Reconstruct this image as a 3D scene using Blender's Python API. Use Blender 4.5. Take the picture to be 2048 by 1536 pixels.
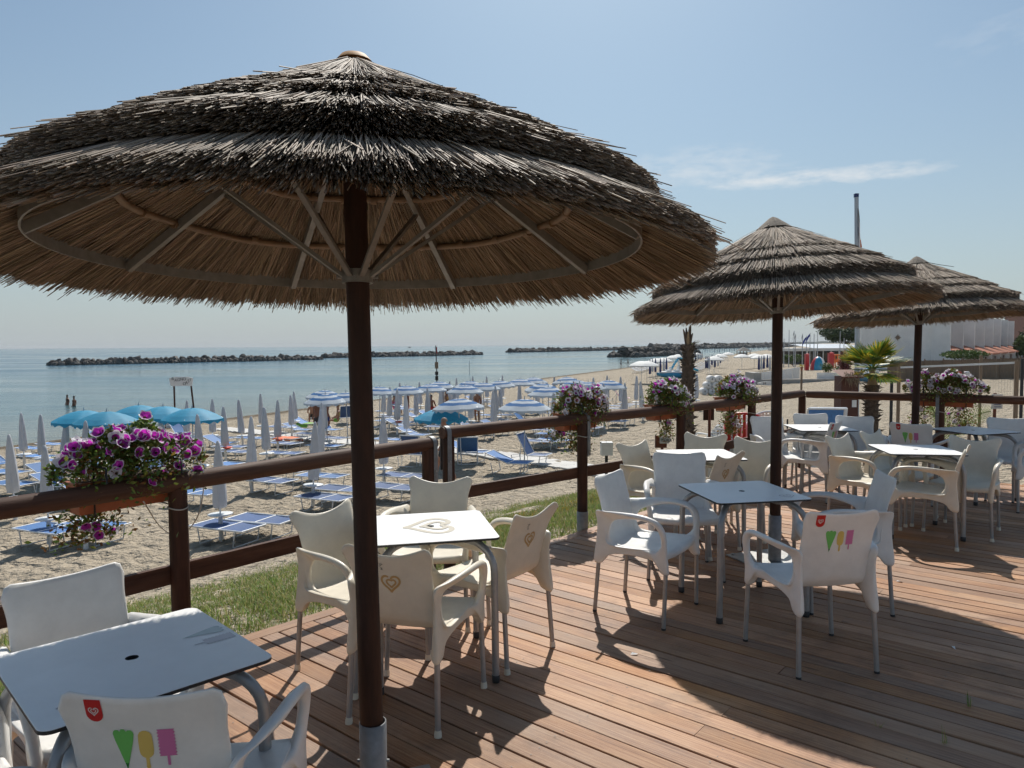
import bpy, math, random
import numpy as np
from mathutils import Vector, Matrix, noise
for o in list(bpy.data.objects): bpy.data.objects.remove(o)
SC = bpy.context.scene
COL = SC.collection
R = math.radians
# ------------------------------------------------------------------ camera
FPX, EYE = 1460.0, 1.68
PITCH, ROLL = 3.06, -0.37
cam = bpy.data.cameras.new('camera'); camo = bpy.data.objects.new('camera', cam); COL.objects.link(camo)
CM = Matrix.Rotation(R(90 - PITCH), 3, 'X') @ Matrix.Rotation(R(ROLL), 3, 'Z')
camo.matrix_world = Matrix.Translation((0, 0, EYE)) @ CM.to_4x4()
cam.sensor_width = 36; cam.lens = FPX / 2048 * 36; cam.clip_start = .05; cam.clip_end = 30000
SC.camera = camo
# ------------------------------------------------------------------ sky and sun
SUN_AZ, SUN_EL = 6.0, 48.5        # degrees right of the view axis (+Y), above the horizon
W = bpy.data.worlds.new('World'); SC.world = W; W.use_nodes = True
nt = W.node_tree; nt.nodes.clear()
def N(t, typ, **k):
    n = t.nodes.new(typ)
    for a, b in k.items(): setattr(n, a, b)
    return n
def mth(t, op, a, b=None, c=None, clamp=False):
    n = N(t, 'ShaderNodeMath', operation=op, use_clamp=clamp)
    for i, v in enumerate((a, b, c)):
        if v is None: continue
        if isinstance(v, (int, float)): n.inputs[i].default_value = v
        else: t.links.new(v, n.inputs[i])
    return n.outputs[0]
sky = N(nt, 'ShaderNodeTexSky', sky_type='NISHITA', sun_disc=False)
sky.sun_elevation = R(SUN_EL); sky.sun_rotation = R(SUN_AZ); sky.altitude = 0
sky.air_density = 1.0; sky.dust_density = 1.1; sky.ozone_density = 1.4
tc = N(nt, 'ShaderNodeTexCoord'); sep = N(nt, 'ShaderNodeSeparateXYZ'); nt.links.new(tc.outputs['Generated'], sep.inputs[0])
X, Y, Z = sep.outputs
az = mth(nt, 'ARCTAN2', X, Y); el = mth(nt, 'ARCSINE', Z)
def cloud(az0, el0, slope, waz, wel, nscale, lo, hi, seed):
    """one cirrus streak: a soft patch of sky broken up by stretched noise"""
    da = mth(nt, 'SUBTRACT', az, az0)
    de = mth(nt, 'SUBTRACT', mth(nt, 'SUBTRACT', el, el0), mth(nt, 'MULTIPLY', da, slope))
    cmb = N(nt, 'ShaderNodeCombineXYZ'); nt.links.new(mth(nt, 'MULTIPLY', da, 1.0), cmb.inputs[0]); nt.links.new(mth(nt, 'MULTIPLY', de, 3.2), cmb.inputs[1]); cmb.inputs[2].default_value = seed
    nz = N(nt, 'ShaderNodeTexNoise'); nz.inputs['Scale'].default_value = nscale; nz.inputs['Detail'].default_value = 7; nz.inputs['Roughness'].default_value = .62
    nt.links.new(cmb.outputs[0], nz.inputs['Vector'])
    r2 = mth(nt, 'ADD', mth(nt, 'POWER', mth(nt, 'ABSOLUTE', mth(nt, 'DIVIDE', da, waz)), 2.0), mth(nt, 'POWER', mth(nt, 'ABSOLUTE', mth(nt, 'DIVIDE', de, wel)), 2.0))
    env = mth(nt, 'SUBTRACT', 1.0, r2, clamp=True)
    nn = mth(nt, 'ADD', nz.outputs[0], mth(nt, 'MULTIPLY', mth(nt, 'SUBTRACT', env, .5), .35))
    m = mth(nt, 'DIVIDE', mth(nt, 'SUBTRACT', nn, lo), hi - lo, clamp=True)
    return mth(nt, 'MULTIPLY', m, mth(nt, 'SMOOTH_MIN', env, .9, .3))
c1 = cloud(R(22.5), R(11.7), -.015, R(11), R(.9), 26, .42, .85, 1.3)
c2 = cloud(R(14.5), R(12.9), -.01, R(8.5), R(2.2), 30, .45, 1.0, 7.7)
c3 = cloud(R(33), R(19), .12, R(5), R(2.0), 24, .55, 1.2, 3.1)
cm = mth(nt, 'ADD', mth(nt, 'ADD', mth(nt, 'MULTIPLY', c1, .95), mth(nt, 'MULTIPLY', c2, .62)), mth(nt, 'MULTIPLY', c3, .3), clamp=True)
# thin milky high haze over the whole sky: desaturates towards grey-white near the horizon on every side
veil = mth(nt, 'POWER', mth(nt, 'SUBTRACT', 1.0, mth(nt, 'ABSOLUTE', Z), clamp=True), 4.5)
hs = N(nt, 'ShaderNodeMixRGB'); hs.inputs[2].default_value = (5.0, 5.55, 5.95, 1)
tint = N(nt, 'ShaderNodeMixRGB', blend_type='MULTIPLY'); tint.inputs[0].default_value = 1; tint.inputs[2].default_value = (.77, .945, .985, 1); nt.links.new(sky.outputs[0], tint.inputs[1])
nt.links.new(mth(nt, 'MULTIPLY_ADD', veil, .78, .10), hs.inputs[0]); nt.links.new(tint.outputs[0], hs.inputs[1])
cmix = N(nt, 'ShaderNodeMixRGB'); cmix.inputs[2].default_value = (9.0, 9.1, 9.1, 1)
nt.links.new(cm, cmix.inputs[0]); nt.links.new(hs.outputs[0], cmix.inputs[1])
bg = N(nt, 'ShaderNodeBackground'); bg.inputs[1].default_value = .068
nt.links.new(cmix.outputs[0], bg.inputs[0])
wo = N(nt, 'ShaderNodeOutputWorld'); nt.links.new(bg.outputs[0], wo.inputs[0])
sl = bpy.data.lights.new('sun', 'SUN'); sl.energy = 3.5; sl.angle = R(.53); sl.color = (1, .95, .87)
so = bpy.data.objects.new('sun', sl); COL.objects.link(so)
sd = Vector((math.sin(R(SUN_AZ)) * math.cos(R(SUN_EL)), math.cos(R(SUN_AZ)) * math.cos(R(SUN_EL)), math.sin(R(SUN_EL))))
so.rotation_euler = sd.to_track_quat('Z', 'Y').to_euler(); so.location = (0, 0, 30)
SC.render.engine = 'CYCLES'; cy = SC.cycles; cy.max_bounces = 5; cy.diffuse_bounces = 3; cy.glossy_bounces = 3; cy.transmission_bounces = 2; cy.transparent_max_bounces = 4; cy.caustics_reflective = False; cy.caustics_refractive = False
cy.use_adaptive_sampling = True; cy.adaptive_threshold = .04; cy.use_denoising = True
vs = SC.view_settings; vs.view_transform = 'Standard'; vs.look = 'None'; vs.gamma = 1; vs.use_curve_mapping = False; vs.exposure = 0.45
SC.render.resolution_x = 1024; SC.render.resolution_y = 768
# ------------------------------------------------------------------ pixels to rays
def ray(px, py): return CM @ Vector(((px - 1024) / FPX, -(py - 768) / FPX, -1))
def at(px, py, z=0.0):
    d = ray(px, py); t = (z - EYE) / d.z; return Vector((d.x * t, d.y * t, z))
def atd(px, py, depth):
    d = ray(px, py); t = depth / d.y; return Vector((d.x * t, depth, EYE + d.z * t))
# ------------------------------------------------------------------ terrain
SEA = -3.2
SH0 = Vector((-25.3, 36.0)); SHD = Vector((.39, .92)).normalized(); SHN = Vector((-SHD.y, SHD.x))   # point on the waterline, its direction, seaward normal
def inland(x, y): return -((x - SH0.x) * SHN.x + (y - SH0.y) * SHN.y)
EA = math.atan2(5.74, 5.34); EDGE = Vector((math.cos(EA), math.sin(EA)))
E1 = Vector((3.85, 10.0)); E0 = E1 - EDGE * 14.2; E2 = Vector((8.2, 7.15))
DECK = [E0, E1, E2, Vector((8.2, .3)), Vector((E0.x, .3)) if E0.y < .3 else Vector((-6, .3))]
E0 = E1 - EDGE * ((E1.y - .3) / EDGE.y); DECK = [E0, E1, E2, Vector((8.2, .3))]
def sstep(a, b, x):
    t = min(1, max(0, (x - a) / (b - a))); return t * t * (3 - 2 * t)
def deck_dist(x, y):
    """distance outside the deck outline (0 inside)"""
    inside = True; best = 1e9
    for i in range(4):
        ax, ay = DECK[i]; bx, by = DECK[(i + 1) % 4]
        ex, ey = bx - ax, by - ay
        if ex * (y - ay) - ey * (x - ax) > 0: inside = False
        t = ((x - ax) * ex + (y - ay) * ey) / (ex * ex + ey * ey); t = min(1, max(0, t))
        best = min(best, math.hypot(x - ax - ex * t, y - ay - ey * t))
    return 0 if inside else best
def base_ground(x, y):
    s = inland(x, y)
    if s <= 0: return SEA + max(s * .05, -4)
    z = SEA + 1.5 * (1 - math.exp(-s / 21)) + .75 * sstep(33, 48, s)
    return z
def ground(x, y):
    z = base_ground(x, y)
    if abs(x) < 40 and -20 < y < 40:
        d = deck_dist(x, y)
        w = 9.5 - 5.0 * sstep(3.5, 7, x - .55 * (y - 9))       # the bank is long on the sea side, short on the land side
        z = -.15 + (z + .15) * sstep(0, 1, .10 + .9 * d / w) if d < w else z
        if d == 0: z = min(z, -.15)
    return z
def atg(px, py, h=0.0):
    d = ray(px, py); t = 1.0 if h < .4 else 14.0; p = t; gf = ground if h < .4 else base_ground
    while t < 4000:
        z = EYE + d.z * t
        if z <= gf(d.x * t, d.y * t) + h: break
        p = t; t *= 1.02
    for _ in range(30):
        m = (p + t) / 2
        if EYE + d.z * m <= gf(d.x * m, d.y * m) + h: t = m
        else: p = m
    return Vector((d.x * t, d.y * t, ground(d.x * t, d.y * t)))
# ------------------------------------------------------------------ object helpers
def tag(o, label=None, cat=None, group=None, kind=None):
    if label: o['label'] = label
    if cat: o['category'] = cat
    if group: o['group'] = group
    if kind: o['kind'] = kind
    return o
def empty(name, loc=(0, 0, 0), rz=0.0, parent=None):
    o = bpy.data.objects.new(name, None); COL.objects.link(o); o.empty_display_size = .1
    o.location = loc; o.rotation_euler = (0, 0, rz); o.parent = parent; return o
def link(name, me, parent=None, loc=None, rot=None):
    o = bpy.data.objects.new(name, me); COL.objects.link(o); o.parent = parent
    if loc is not None: o.location = loc
    if rot is not None: o.rotation_euler = rot
    return o
KIDS = {}
def kids(o): return [c for c in bpy.data.objects if c.parent == o]
def snapshot(o):
    return (o, [snapshot(c) for c in kids(o)])
def copy_tree(snap, parent=None):
    o, ch = snap
    c = o.copy(); COL.objects.link(c); c.parent = parent
    for s in ch: copy_tree(s, c)
    return c
class MB:
    def __init__(s): s.v = []; s.f = []; s.m = []; s.s = []
    def add(s, V, Fc, mat=0, smooth=True):
        o = len(s.v); s.v += [tuple(p) for p in V]
        for f in Fc: s.f.append(tuple(i + o for i in f)); s.m.append(mat); s.s.append(smooth)
    def box(s, c, d, rot=None, mat=0, taper=1.0):
        V = []
        for z in (-1, 1):
            k = taper if z > 0 else 1
            for x, y in ((-1, -1), (1, -1), (1, 1), (-1, 1)):
                p = Vector((x * d[0] / 2 * k, y * d[1] / 2 * k, z * d[2] / 2))
                if rot is not None: p = rot @ p
                V.append(p + Vector(c))
        s.add(V, [(3, 2, 1, 0), (4, 5, 6, 7), (0, 1, 5, 4), (1, 2, 6, 5), (2, 3, 7, 6), (3, 0, 4, 7)], mat, False)
    def bar(s, a, b, w, h, mat=0, up=(0, 0, 1)):
        a = Vector(a); b = Vector(b); x = (b - a); L = x.length; x.normalize()
        y = Vector(up).cross(x)
        if y.length < 1e-5: y = Vector((0, 1, 0)).cross(x)
        y.normalize(); z = x.cross(y)
        s.box((a + b) / 2, (L, w, h), Matrix((x, y, z)).transposed(), mat)
    def tube(s, pts, r, n=8, cap=True, mat=0, flat=1.0):
        pts = [Vector(p) for p in pts]; rr = r if isinstance(r, (list, tuple)) else [r] * len(pts)
        V = []; up = None
        for i, p in enumerate(pts):
            t = (pts[min(i + 1, len(pts) - 1)] - pts[max(i - 1, 0)]).normalized()
            if up is None:
                up = Vector((0, 0, 1)) if abs(t.z) < .9 else Vector((1, 0, 0))
            a = (up - t * up.dot(t)).normalized(); b = t.cross(a); up = a
            for k in range(n):
                q = 2 * math.pi * k / n; V.append(p + a * math.cos(q) * rr[i] * flat + b * math.sin(q) * rr[i])
        Fc = [(i * n + k, i * n + (k + 1) % n, (i + 1) * n + (k + 1) % n, (i + 1) * n + k) for i in range(len(pts) - 1) for k in range(n)]
        s.add(V, Fc, mat, True)
        if cap:
            m = (len(pts) - 1) * n
            s.add(V[:n], [tuple(range(n))[::-1]], mat, False); s.add(V[m:], [tuple(range(n))], mat, False)
    def lathe(s, prof, n=16, c=(0, 0, 0), mat=0, smooth=True, fn=None):
        V = []
        for r, z in prof:
            for k in range(n):
                a = 2 * math.pi * k / n; q = r * (fn(a, z) if fn else 1)
                V.append((c[0] + q * math.cos(a), c[1] + q * math.sin(a), c[2] + z))
        Fc = [(i * n + k, i * n + (k + 1) % n, (i + 1) * n + (k + 1) % n, (i + 1) * n + k) for i in range(len(prof) - 1) for k in range(n)]
        s.add(V, Fc, mat, smooth)
    def grid(s, P, nu, nv, mat=0, smooth=True, flip=False):
        """P: rows of nv lists of nu points"""
        V = [p for row in P for p in row]
        Fc = []
        for j in range(nv - 1):
            for i in range(nu - 1):
                q = (j * nu + i, j * nu + i + 1, (j + 1) * nu + i + 1, (j + 1) * nu + i)
                Fc.append(q[::-1] if flip else q)
        s.add(V, Fc, mat, smooth)
    def mesh(s, name, mats):
        me = bpy.data.meshes.new(name); me.from_pydata(s.v, [], s.f)
        for m in (mats if isinstance(mats, (list, tuple)) else [mats]): me.materials.append(m)
        me.polygons.foreach_set('material_index', s.m); me.polygons.foreach_set('use_smooth', s.s); me.update(); return me
    def build(s, name, mats, parent=None, loc=None, rot=None):
        return link(name, s.mesh(name, mats), parent, loc, rot)
def np_mesh(name, V, Fa, mat, smooth=True, matidx=None):
    """V (n,3), Fa (m,k) arrays with the same k for each face"""
    me = bpy.data.meshes.new(name); V = np.asarray(V, np.float32); Fa = np.asarray(Fa, np.int32); k = Fa.shape[1]
    me.vertices.add(len(V)); me.vertices.foreach_set('co', V.ravel())
    me.loops.add(Fa.size); me.loops.foreach_set('vertex_index', Fa.ravel())
    me.polygons.add(len(Fa)); me.polygons.foreach_set('loop_start', np.arange(len(Fa), dtype=np.int32) * k)
    if smooth: me.polygons.foreach_set('use_smooth', np.ones(len(Fa), bool))
    for m in (mat if isinstance(mat, (list, tuple)) else [mat]): me.materials.append(m)
    if matidx is not None: me.polygons.foreach_set('material_index', np.asarray(matidx, np.int32))
    me.update(calc_edges=True); me.validate(); return me
def crom(pts, n, closed=False):
    """Catmull-Rom through points (any dimension)"""
    P = [tuple(p) for p in pts]; out = []; m = len(P); seg = m if closed else m - 1
    for i in range(seg):
        if closed: a, b, c, d = P[(i - 1) % m], P[i], P[(i + 1) % m], P[(i + 2) % m]
        else: a, b, c, d = P[max(i - 1, 0)], P[i], P[i + 1], P[min(i + 2, m - 1)]
        for k in range(n):
            t = k / n
            out.append(tuple(.5 * (2 * B + (C - A) * t + (2 * A - 5 * B + 4 * C - D) * t * t + (3 * B - A - 3 * C + D) * t ** 3) for A, B, C, D in zip(a, b, c, d)))
    if not closed: out.append(P[-1])
    return out
# ------------------------------------------------------------------ materials
def mat(name, col, rough=.5, metal=0.0, var=0.0, vscale=8.0, stretch=(1, 1, 1), bump=0.0, bscale=60.0, bdist=.004, obj=0.0, island=0.0, col2=None, spec=.5, trans=0.0, hue=0.0, tone=None):
    m = bpy.data.materials.new(name); m.use_nodes = True; t = m.node_tree; b = t.nodes['Principled BSDF']; L = t.links.new
    b.inputs['Roughness'].default_value = rough; b.inputs['Metallic'].default_value = metal; b.inputs['Specular IOR Level'].default_value = spec
    tcn = N(t, 'ShaderNodeTexCoord'); mp = N(t, 'ShaderNodeMapping'); mp.inputs['Scale'].default_value = stretch; L(tcn.outputs['Object'], mp.inputs[0])
    vec = mp.outputs[0]
    if obj:
        oi = N(t, 'ShaderNodeObjectInfo'); ad = N(t, 'ShaderNodeVectorMath', operation='ADD'); L(vec, ad.inputs[0])
        cx = N(t, 'ShaderNodeCombineXYZ'); L(mth(t, 'MULTIPLY', oi.outputs['Random'], 97.0), cx.inputs[0]); L(mth(t, 'MULTIPLY', oi.outputs['Random'], 53.0), cx.inputs[1]); L(cx.outputs[0], ad.inputs[1]); vec = ad.outputs[0]
    c = None
    base = N(t, 'ShaderNodeRGB'); base.outputs[0].default_value = (*col, 1); c = base.outputs[0]
    if var or col2:
        nz = N(t, 'ShaderNodeTexNoise'); nz.inputs['Scale'].default_value = vscale; nz.inputs['Detail'].default_value = 6; nz.inputs['Roughness'].default_value = .65; L(vec, nz.inputs['Vector'])
        k2 = col2 if col2 else tuple(x * (1 - var) for x in col)
        k1 = col if col2 else tuple(min(1, x * (1 + var)) for x in col)
        mx = N(t, 'ShaderNodeMixRGB'); mx.inputs[1].default_value = (*k2, 1); mx.inputs[2].default_value = (*k1, 1)
        f = mth(t, 'MULTIPLY_ADD', nz.outputs[0], 2.6, -.8, clamp=True); L(f, mx.inputs[0]); c = mx.outputs[0]
    for amt, kind in ((obj, 'o'), (island, 'i')):
        if amt:
            if kind == 'o': rn = oi.outputs['Random']
            else: rn = N(t, 'ShaderNodeNewGeometry').outputs['Random Per Island']
            hv = N(t, 'ShaderNodeHueSaturation'); L(c, hv.inputs['Color'])
            L(mth(t, 'MULTIPLY_ADD', rn, 2 * amt, 1 - amt), hv.inputs['Value'])
            if hue: L(mth(t, 'MULTIPLY_ADD', mth(t, 'FRACT', mth(t, 'MULTIPLY', rn, 7.3)), 2 * hue, .5 - hue), hv.inputs['Hue'])
            c = hv.outputs[0]
    if tone:
        rn = N(t, 'ShaderNodeNewGeometry').outputs['Random Per Island']
        mx = N(t, 'ShaderNodeMixRGB'); L(c, mx.inputs[1]); mx.inputs[2].default_value = (*tone[0], 1)
        L(mth(t, 'GREATER_THAN', mth(t, 'FRACT', mth(t, 'MULTIPLY', rn, 13.7)), 1 - tone[1]), mx.inputs[0]); c = mx.outputs[0]
    L(c, b.inputs['Base Color'])
    if bump:
        nb = N(t, 'ShaderNodeTexNoise'); nb.inputs['Scale'].default_value = bscale; nb.inputs['Detail'].default_value = 5; L(vec, nb.inputs['Vector'])
        bp = N(t, 'ShaderNodeBump'); bp.inputs['Strength'].default_value = bump; bp.inputs['Distance'].default_value = bdist; L(nb.outputs[0], bp.inputs['Height']); L(bp.outputs[0], b.inputs['Normal'])
    if trans:
        tr = N(t, 'ShaderNodeBsdfTranslucent'); L(c, tr.inputs[0]); mxs = N(t, 'ShaderNodeMixShader'); mxs.inputs[0].default_value = trans
        L(b.outputs[0], mxs.inputs[1]); L(tr.outputs[0], mxs.inputs[2]); L(mxs.outputs[0], t.nodes['Material Output'].inputs[0])
    return m
M = {}
M['white_plastic'] = mat('white_plastic', (.77, .755, .725), .40, var=.085, vscale=7, bump=.12, bscale=240, bdist=.001)
M['cream_plastic'] = mat('cream_plastic', (.71, .65, .535), .40, var=.085, vscale=7, bump=.12, bscale=240, bdist=.001)
M['alu'] = mat('alu', (.36, .355, .35), .42, .45, var=.12, vscale=14)
M['galv'] = mat('galv', (.23, .235, .24), .55, .5, var=.25, vscale=12, bump=.2, bscale=60)
M['white_metal'] = mat('white_metal', (.72, .73, .74), .4, var=.05)
M['black'] = mat('black', (.012, .012, .013), .5)
M['dark_cap'] = mat('dark_cap', (.03, .03, .032), .6)
M['table_top'] = mat('table_top', (.85, .845, .83), .40, var=.06, vscale=3, bump=.05, bscale=120, bdist=.0006)
M['post_wood'] = mat('post_wood', (.060, .025, .015), .66, spec=.28, var=.45, vscale=5, stretch=(6, 6, .7), bump=.5, bscale=9, bdist=.006, obj=.12)
M['rail_wood'] = mat('rail_wood', (.125, .063, .040), .66, spec=.28, col2=(.045, .018, .011), vscale=3.0, stretch=(.55, 7, 7), bump=.55, bscale=7, bdist=.006, obj=.12)
M['umb_pole'] = mat('umb_pole', (.034, .013, .007), .6, spec=.3, var=.5, vscale=6, stretch=(4, 4, .8), bump=.4, bscale=14, bdist=.003)
M['screw'] = mat('screw', (.16, .15, .14), .6, .3)
M['cap_straw'] = mat('cap_straw', (.20, .165, .13), .9, var=.5, vscale=20, stretch=(3, 3, 1), bump=.6, bscale=40)
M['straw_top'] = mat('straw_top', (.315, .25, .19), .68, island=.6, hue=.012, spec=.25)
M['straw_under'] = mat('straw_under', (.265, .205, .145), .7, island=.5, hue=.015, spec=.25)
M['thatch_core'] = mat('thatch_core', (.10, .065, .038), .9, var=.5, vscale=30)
M['bamboo'] = mat('bamboo', (.20, .13, .075), .5, var=.3, vscale=10)
M['frame_metal'] = mat('frame_metal', (.21, .205, .19), .5, .2, var=.2, vscale=18)
M['steel'] = mat('steel', (.36, .36, .35), .42, .7, var=.3, vscale=9)
M['terracotta'] = mat('terracotta', (.36, .10, .035), .55, var=.15)
M['leaf'] = mat('leaf', (.13, .20, .035), .55, island=.5, hue=.035, trans=.35, tone=((.16, .075, .025), .12))
M['leaf_dry'] = mat('leaf_dry', (.20, .115, .03), .6, island=.45, hue=.03, trans=.35)
M['petal_purple'] = mat('petal_purple', (.52, .035, .46), .5, trans=.45, obj=.35)
M['petal_white'] = mat('petal_white', (.74, .70, .76), .5, trans=.35)
M['petal_dark'] = mat('petal_dark', (.06, .005, .06), .6)
M['rope'] = mat('rope', (.5, .47, .42), .8)
M['red'] = mat('red', (.55, .018, .018), .42)
M['green_print'] = mat('green_print', (.16, .52, .12), .45)
M['yellow_print'] = mat('yellow_print', (.72, .52, .14), .45)
M['pink_print'] = mat('pink_print', (.62, .18, .38), .45)
M['dkgreen'] = mat('dkgreen', (.02, .18, .03), .5)
M['heart_print'] = mat('heart_print', (.52, .33, .13), .4)
M['heart_table'] = mat('heart_table', (.64, .57, .45), .32)
M['pale_print'] = mat('pale_print', (.50, .46, .48), .32)
M['pale_green_print'] = mat('pale_green_print', (.46, .52, .50), .32)
M['canvas_blue'] = mat('canvas_blue', (.06, .17, .40), .7, var=.15, vscale=20, obj=.25)
M['canvas_navy'] = mat('canvas_navy', (.04, .09, .225), .7, var=.15, vscale=20, obj=.2)
M['shade_white'] = mat('shade_white', (.62, .63, .66), .75, var=.06, vscale=6, obj=.06, trans=.25)
M['turq'] = mat('turq', (.03, .32, .52), .65, var=.08, vscale=6, obj=.08, trans=.3)
M['stripe_blue'] = mat('stripe_blue', (.03, .135, .34), .75, obj=.08, trans=.25, spec=.2)
M['stripe_white'] = mat('stripe_white', (.52, .58, .64), .8, trans=.25, spec=.2)
M['bowl_red'] = mat('bowl_red', (.62, .07, .03), .5)
M['orange'] = mat('orange', (.7, .16, .03), .5)
M['skin'] = mat('skin', (.36, .17, .10), .5, obj=.15)
M['skin_dark'] = mat('skin_dark', (.22, .09, .05), .5, obj=.15)
M['hair'] = mat('hair', (.03, .02, .015), .6)
M['concrete'] = mat('concrete', (.36, .35, .33), .85, var=.15, vscale=3, bump=.3, bscale=30)
M['slab'] = mat('slab', (.56, .54, .51), .85, var=.12, vscale=3, bump=.3, bscale=40, obj=.1)
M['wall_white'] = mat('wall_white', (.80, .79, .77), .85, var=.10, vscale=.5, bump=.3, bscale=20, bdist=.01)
M['wall_shade'] = mat('wall_shade', (.62, .53, .45), .85, var=.1, vscale=.6)  # tan colour of the recessed row-house walls
M['roof_tile'] = mat('roof_tile', (.36, .13, .07), .8, var=.35, vscale=4)
M['glass'] = mat('glass', (.02, .025, .03), .08, spec=.6)
M['reed'] = mat('reed', (.27, .20, .14), .85, var=.3, vscale=4, stretch=(16, 16, .3), bump=.6, bscale=6, obj=.08)
M['rock'] = mat('rock', (.11, .10, .09), .9, var=.5, vscale=1.5, bump=.8, bscale=3, bdist=.15, obj=.35)
M['trunk'] = mat('trunk', (.10, .07, .048), .9, var=.45, vscale=9, bump=.8, bscale=24, bdist=.03)
M['palm'] = mat('palm', (.11, .19, .025), .45, island=.3, trans=.35)
M['palm_yellow'] = mat('palm_yellow', (.42, .34, .03), .5, island=.2, trans=.35)
M['palm_dry'] = mat('palm_dry', (.27, .19, .11), .8, island=.3)
M['pine'] = mat('pine', (.035, .07, .018), .7, island=.5, hue=.02)
M['shrub'] = mat('shrub', (.075, .12, .03), .65, island=.45, hue=.03, trans=.2)
M['purple_leaf'] = mat('purple_leaf', (.16, .05, .05), .6, island=.4, trans=.2)
M['boat_blue'] = mat('boat_blue', (.03, .26, .45), .35)
M['slide_blue'] = mat('slide_blue', (.06, .40, .62), .3)
M['navy'] = mat('navy', (.015, .03, .13), .6)
M['brown_paint'] = mat('brown_paint', (.085, .025, .015), .6, var=.2, vscale=6, stretch=(9, 9, .6))
M['brown_sign'] = mat('brown_sign', (.13, .035, .015), .6, var=.2)
M['pole_grey'] = mat('pole_grey', (.42, .45, .49), .4, .3)
M['timber'] = mat('timber', (.24, .17, .115), .8, var=.25, vscale=6, stretch=(6, 6, .6))
M['awning_white'] = mat('awning_white', (.66, .66, .64), .7)
M['flag_blue'] = mat('flag_blue', (.02, .05, .3), .7)
M['play_red'] = mat('play_red', (.42, .03, .04), .5)
M['mesh_green'] = mat('mesh_green', (.05, .22, .15), .7)
M['net'] = mat('net', (.22, .22, .21), .8)
# deck boards: weathered grain running along each board
def deck_mat():
    m = bpy.data.materials.new('deck_board'); m.use_nodes = True; t = m.node_tree; b = t.nodes['Principled BSDF']; L = t.links.new
    tcn = N(t, 'ShaderNodeTexCoord'); oi = N(t, 'ShaderNodeObjectInfo'); rn = oi.outputs['Random']
    cx = N(t, 'ShaderNodeCombineXYZ'); L(mth(t, 'MULTIPLY', rn, 71.0), cx.inputs[0]); L(mth(t, 'MULTIPLY', rn, 39.0), cx.inputs[1])
    ad = N(t, 'ShaderNodeVectorMath', operation='ADD'); L(tcn.outputs['Object'], ad.inputs[0]); L(cx.outputs[0], ad.inputs[1])
    def nz(scale, stretch, det=6, rough=.6):
        mp = N(t, 'ShaderNodeMapping'); mp.inputs['Scale'].default_value = stretch; L(ad.outputs[0], mp.inputs[0])
        n = N(t, 'ShaderNodeTexNoise'); n.inputs['Scale'].default_value = scale; n.inputs['Detail'].default_value = det; n.inputs['Roughness'].default_value = rough; L(mp.outputs[0], n.inputs['Vector']); return n.outputs[0]
    grain = nz(3.0, (.7, 34, 34)); blot = nz(2.2, (1, 3, 1)); fine = nz(9, (1.2, 60, 60), 4)
    knots = N(t, 'ShaderNodeTexVoronoi'); mp = N(t, 'ShaderNodeMapping'); mp.inputs['Scale'].default_value = (1.6, 9, 1); L(ad.outputs[0], mp.inputs[0]); L(mp.outputs[0], knots.inputs['Vector']); knots.inputs['Scale'].default_value = 1.0
    r = N(t, 'ShaderNodeValToRGB'); e = r.color_ramp.elements
    e[0].position = .35; e[0].color = (.145, .058, .028, 1); e[1].position = .70; e[1].color = (.53, .325, .19, 1)
    k = e.new(.5); k.color = (.34, .17, .086, 1)
    L(mth(t, 'ADD', mth(t, 'MULTIPLY', grain, .62), mth(t, 'MULTIPLY', blot, .42)), r.inputs[0])
    # grey weathering in large patches, varying by board
    gm = N(t, 'ShaderNodeMixRGB'); L(r.outputs[0], gm.inputs[1]); gm.inputs[2].default_value = (.42, .32, .245, 1)
    L(mth(t, 'MULTIPLY', mth(t, 'MULTIPLY_ADD', nz(1.1, (1, 2, 1), 3), 2.2, -.75, clamp=True), mth(t, 'MULTIPLY_ADD', rn, .6, .3)), gm.inputs[0])
    kn = N(t, 'ShaderNodeMixRGB'); L(gm.outputs[0], kn.inputs[1]); kn.inputs[2].default_value = (.085, .04, .025, 1)
    L(mth(t, 'MULTIPLY_ADD', knots.outputs['Distance'], -9, 1.0, clamp=True), kn.inputs[0])
    hv = N(t, 'ShaderNodeHueSaturation'); L(kn.outputs[0], hv.inputs['Color']); L(mth(t, 'MULTIPLY_ADD', mth(t, 'FRACT', mth(t, 'MULTIPLY', rn, 17.3)), .50, .70), hv.inputs['Value'])
    L(mth(t, 'MULTIPLY_ADD', mth(t, 'FRACT', mth(t, 'MULTIPLY', rn, 5.7)), .3, .92), hv.inputs['Saturation'])
    wp = N(t, 'ShaderNodeNewGeometry'); ws = N(t, 'ShaderNodeTexNoise'); ws.inputs['Scale'].default_value = 1.3; ws.inputs['Detail'].default_value = 8; ws.inputs['Roughness'].default_value = .7; L(wp.outputs['Position'], ws.inputs['Vector'])
    stn = N(t, 'ShaderNodeMixRGB'); L(hv.outputs[0], stn.inputs[1]); stn.inputs[2].default_value = (.10, .060, .042, 1); L(mth(t, 'MULTIPLY', mth(t, 'MULTIPLY_ADD', ws.outputs[0], 5.0, -2.55, clamp=True), .75), stn.inputs[0])
    L(stn.outputs[0], b.inputs['Base Color'])
    L(mth(t, 'MULTIPLY_ADD', blot, .25, .48), b.inputs['Roughness']); b.inputs['Specular IOR Level'].default_value = .4
    bp = N(t, 'ShaderNodeBump'); bp.inputs['Strength'].default_value = .55; bp.inputs['Distance'].default_value = .004
    L(mth(t, 'ADD', mth(t, 'MULTIPLY', grain, .8), mth(t, 'MULTIPLY', fine, .5)), bp.inputs['Height']); L(bp.outputs[0], b.inputs['Normal'])
    return m
M['deck'] = deck_mat()
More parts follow.
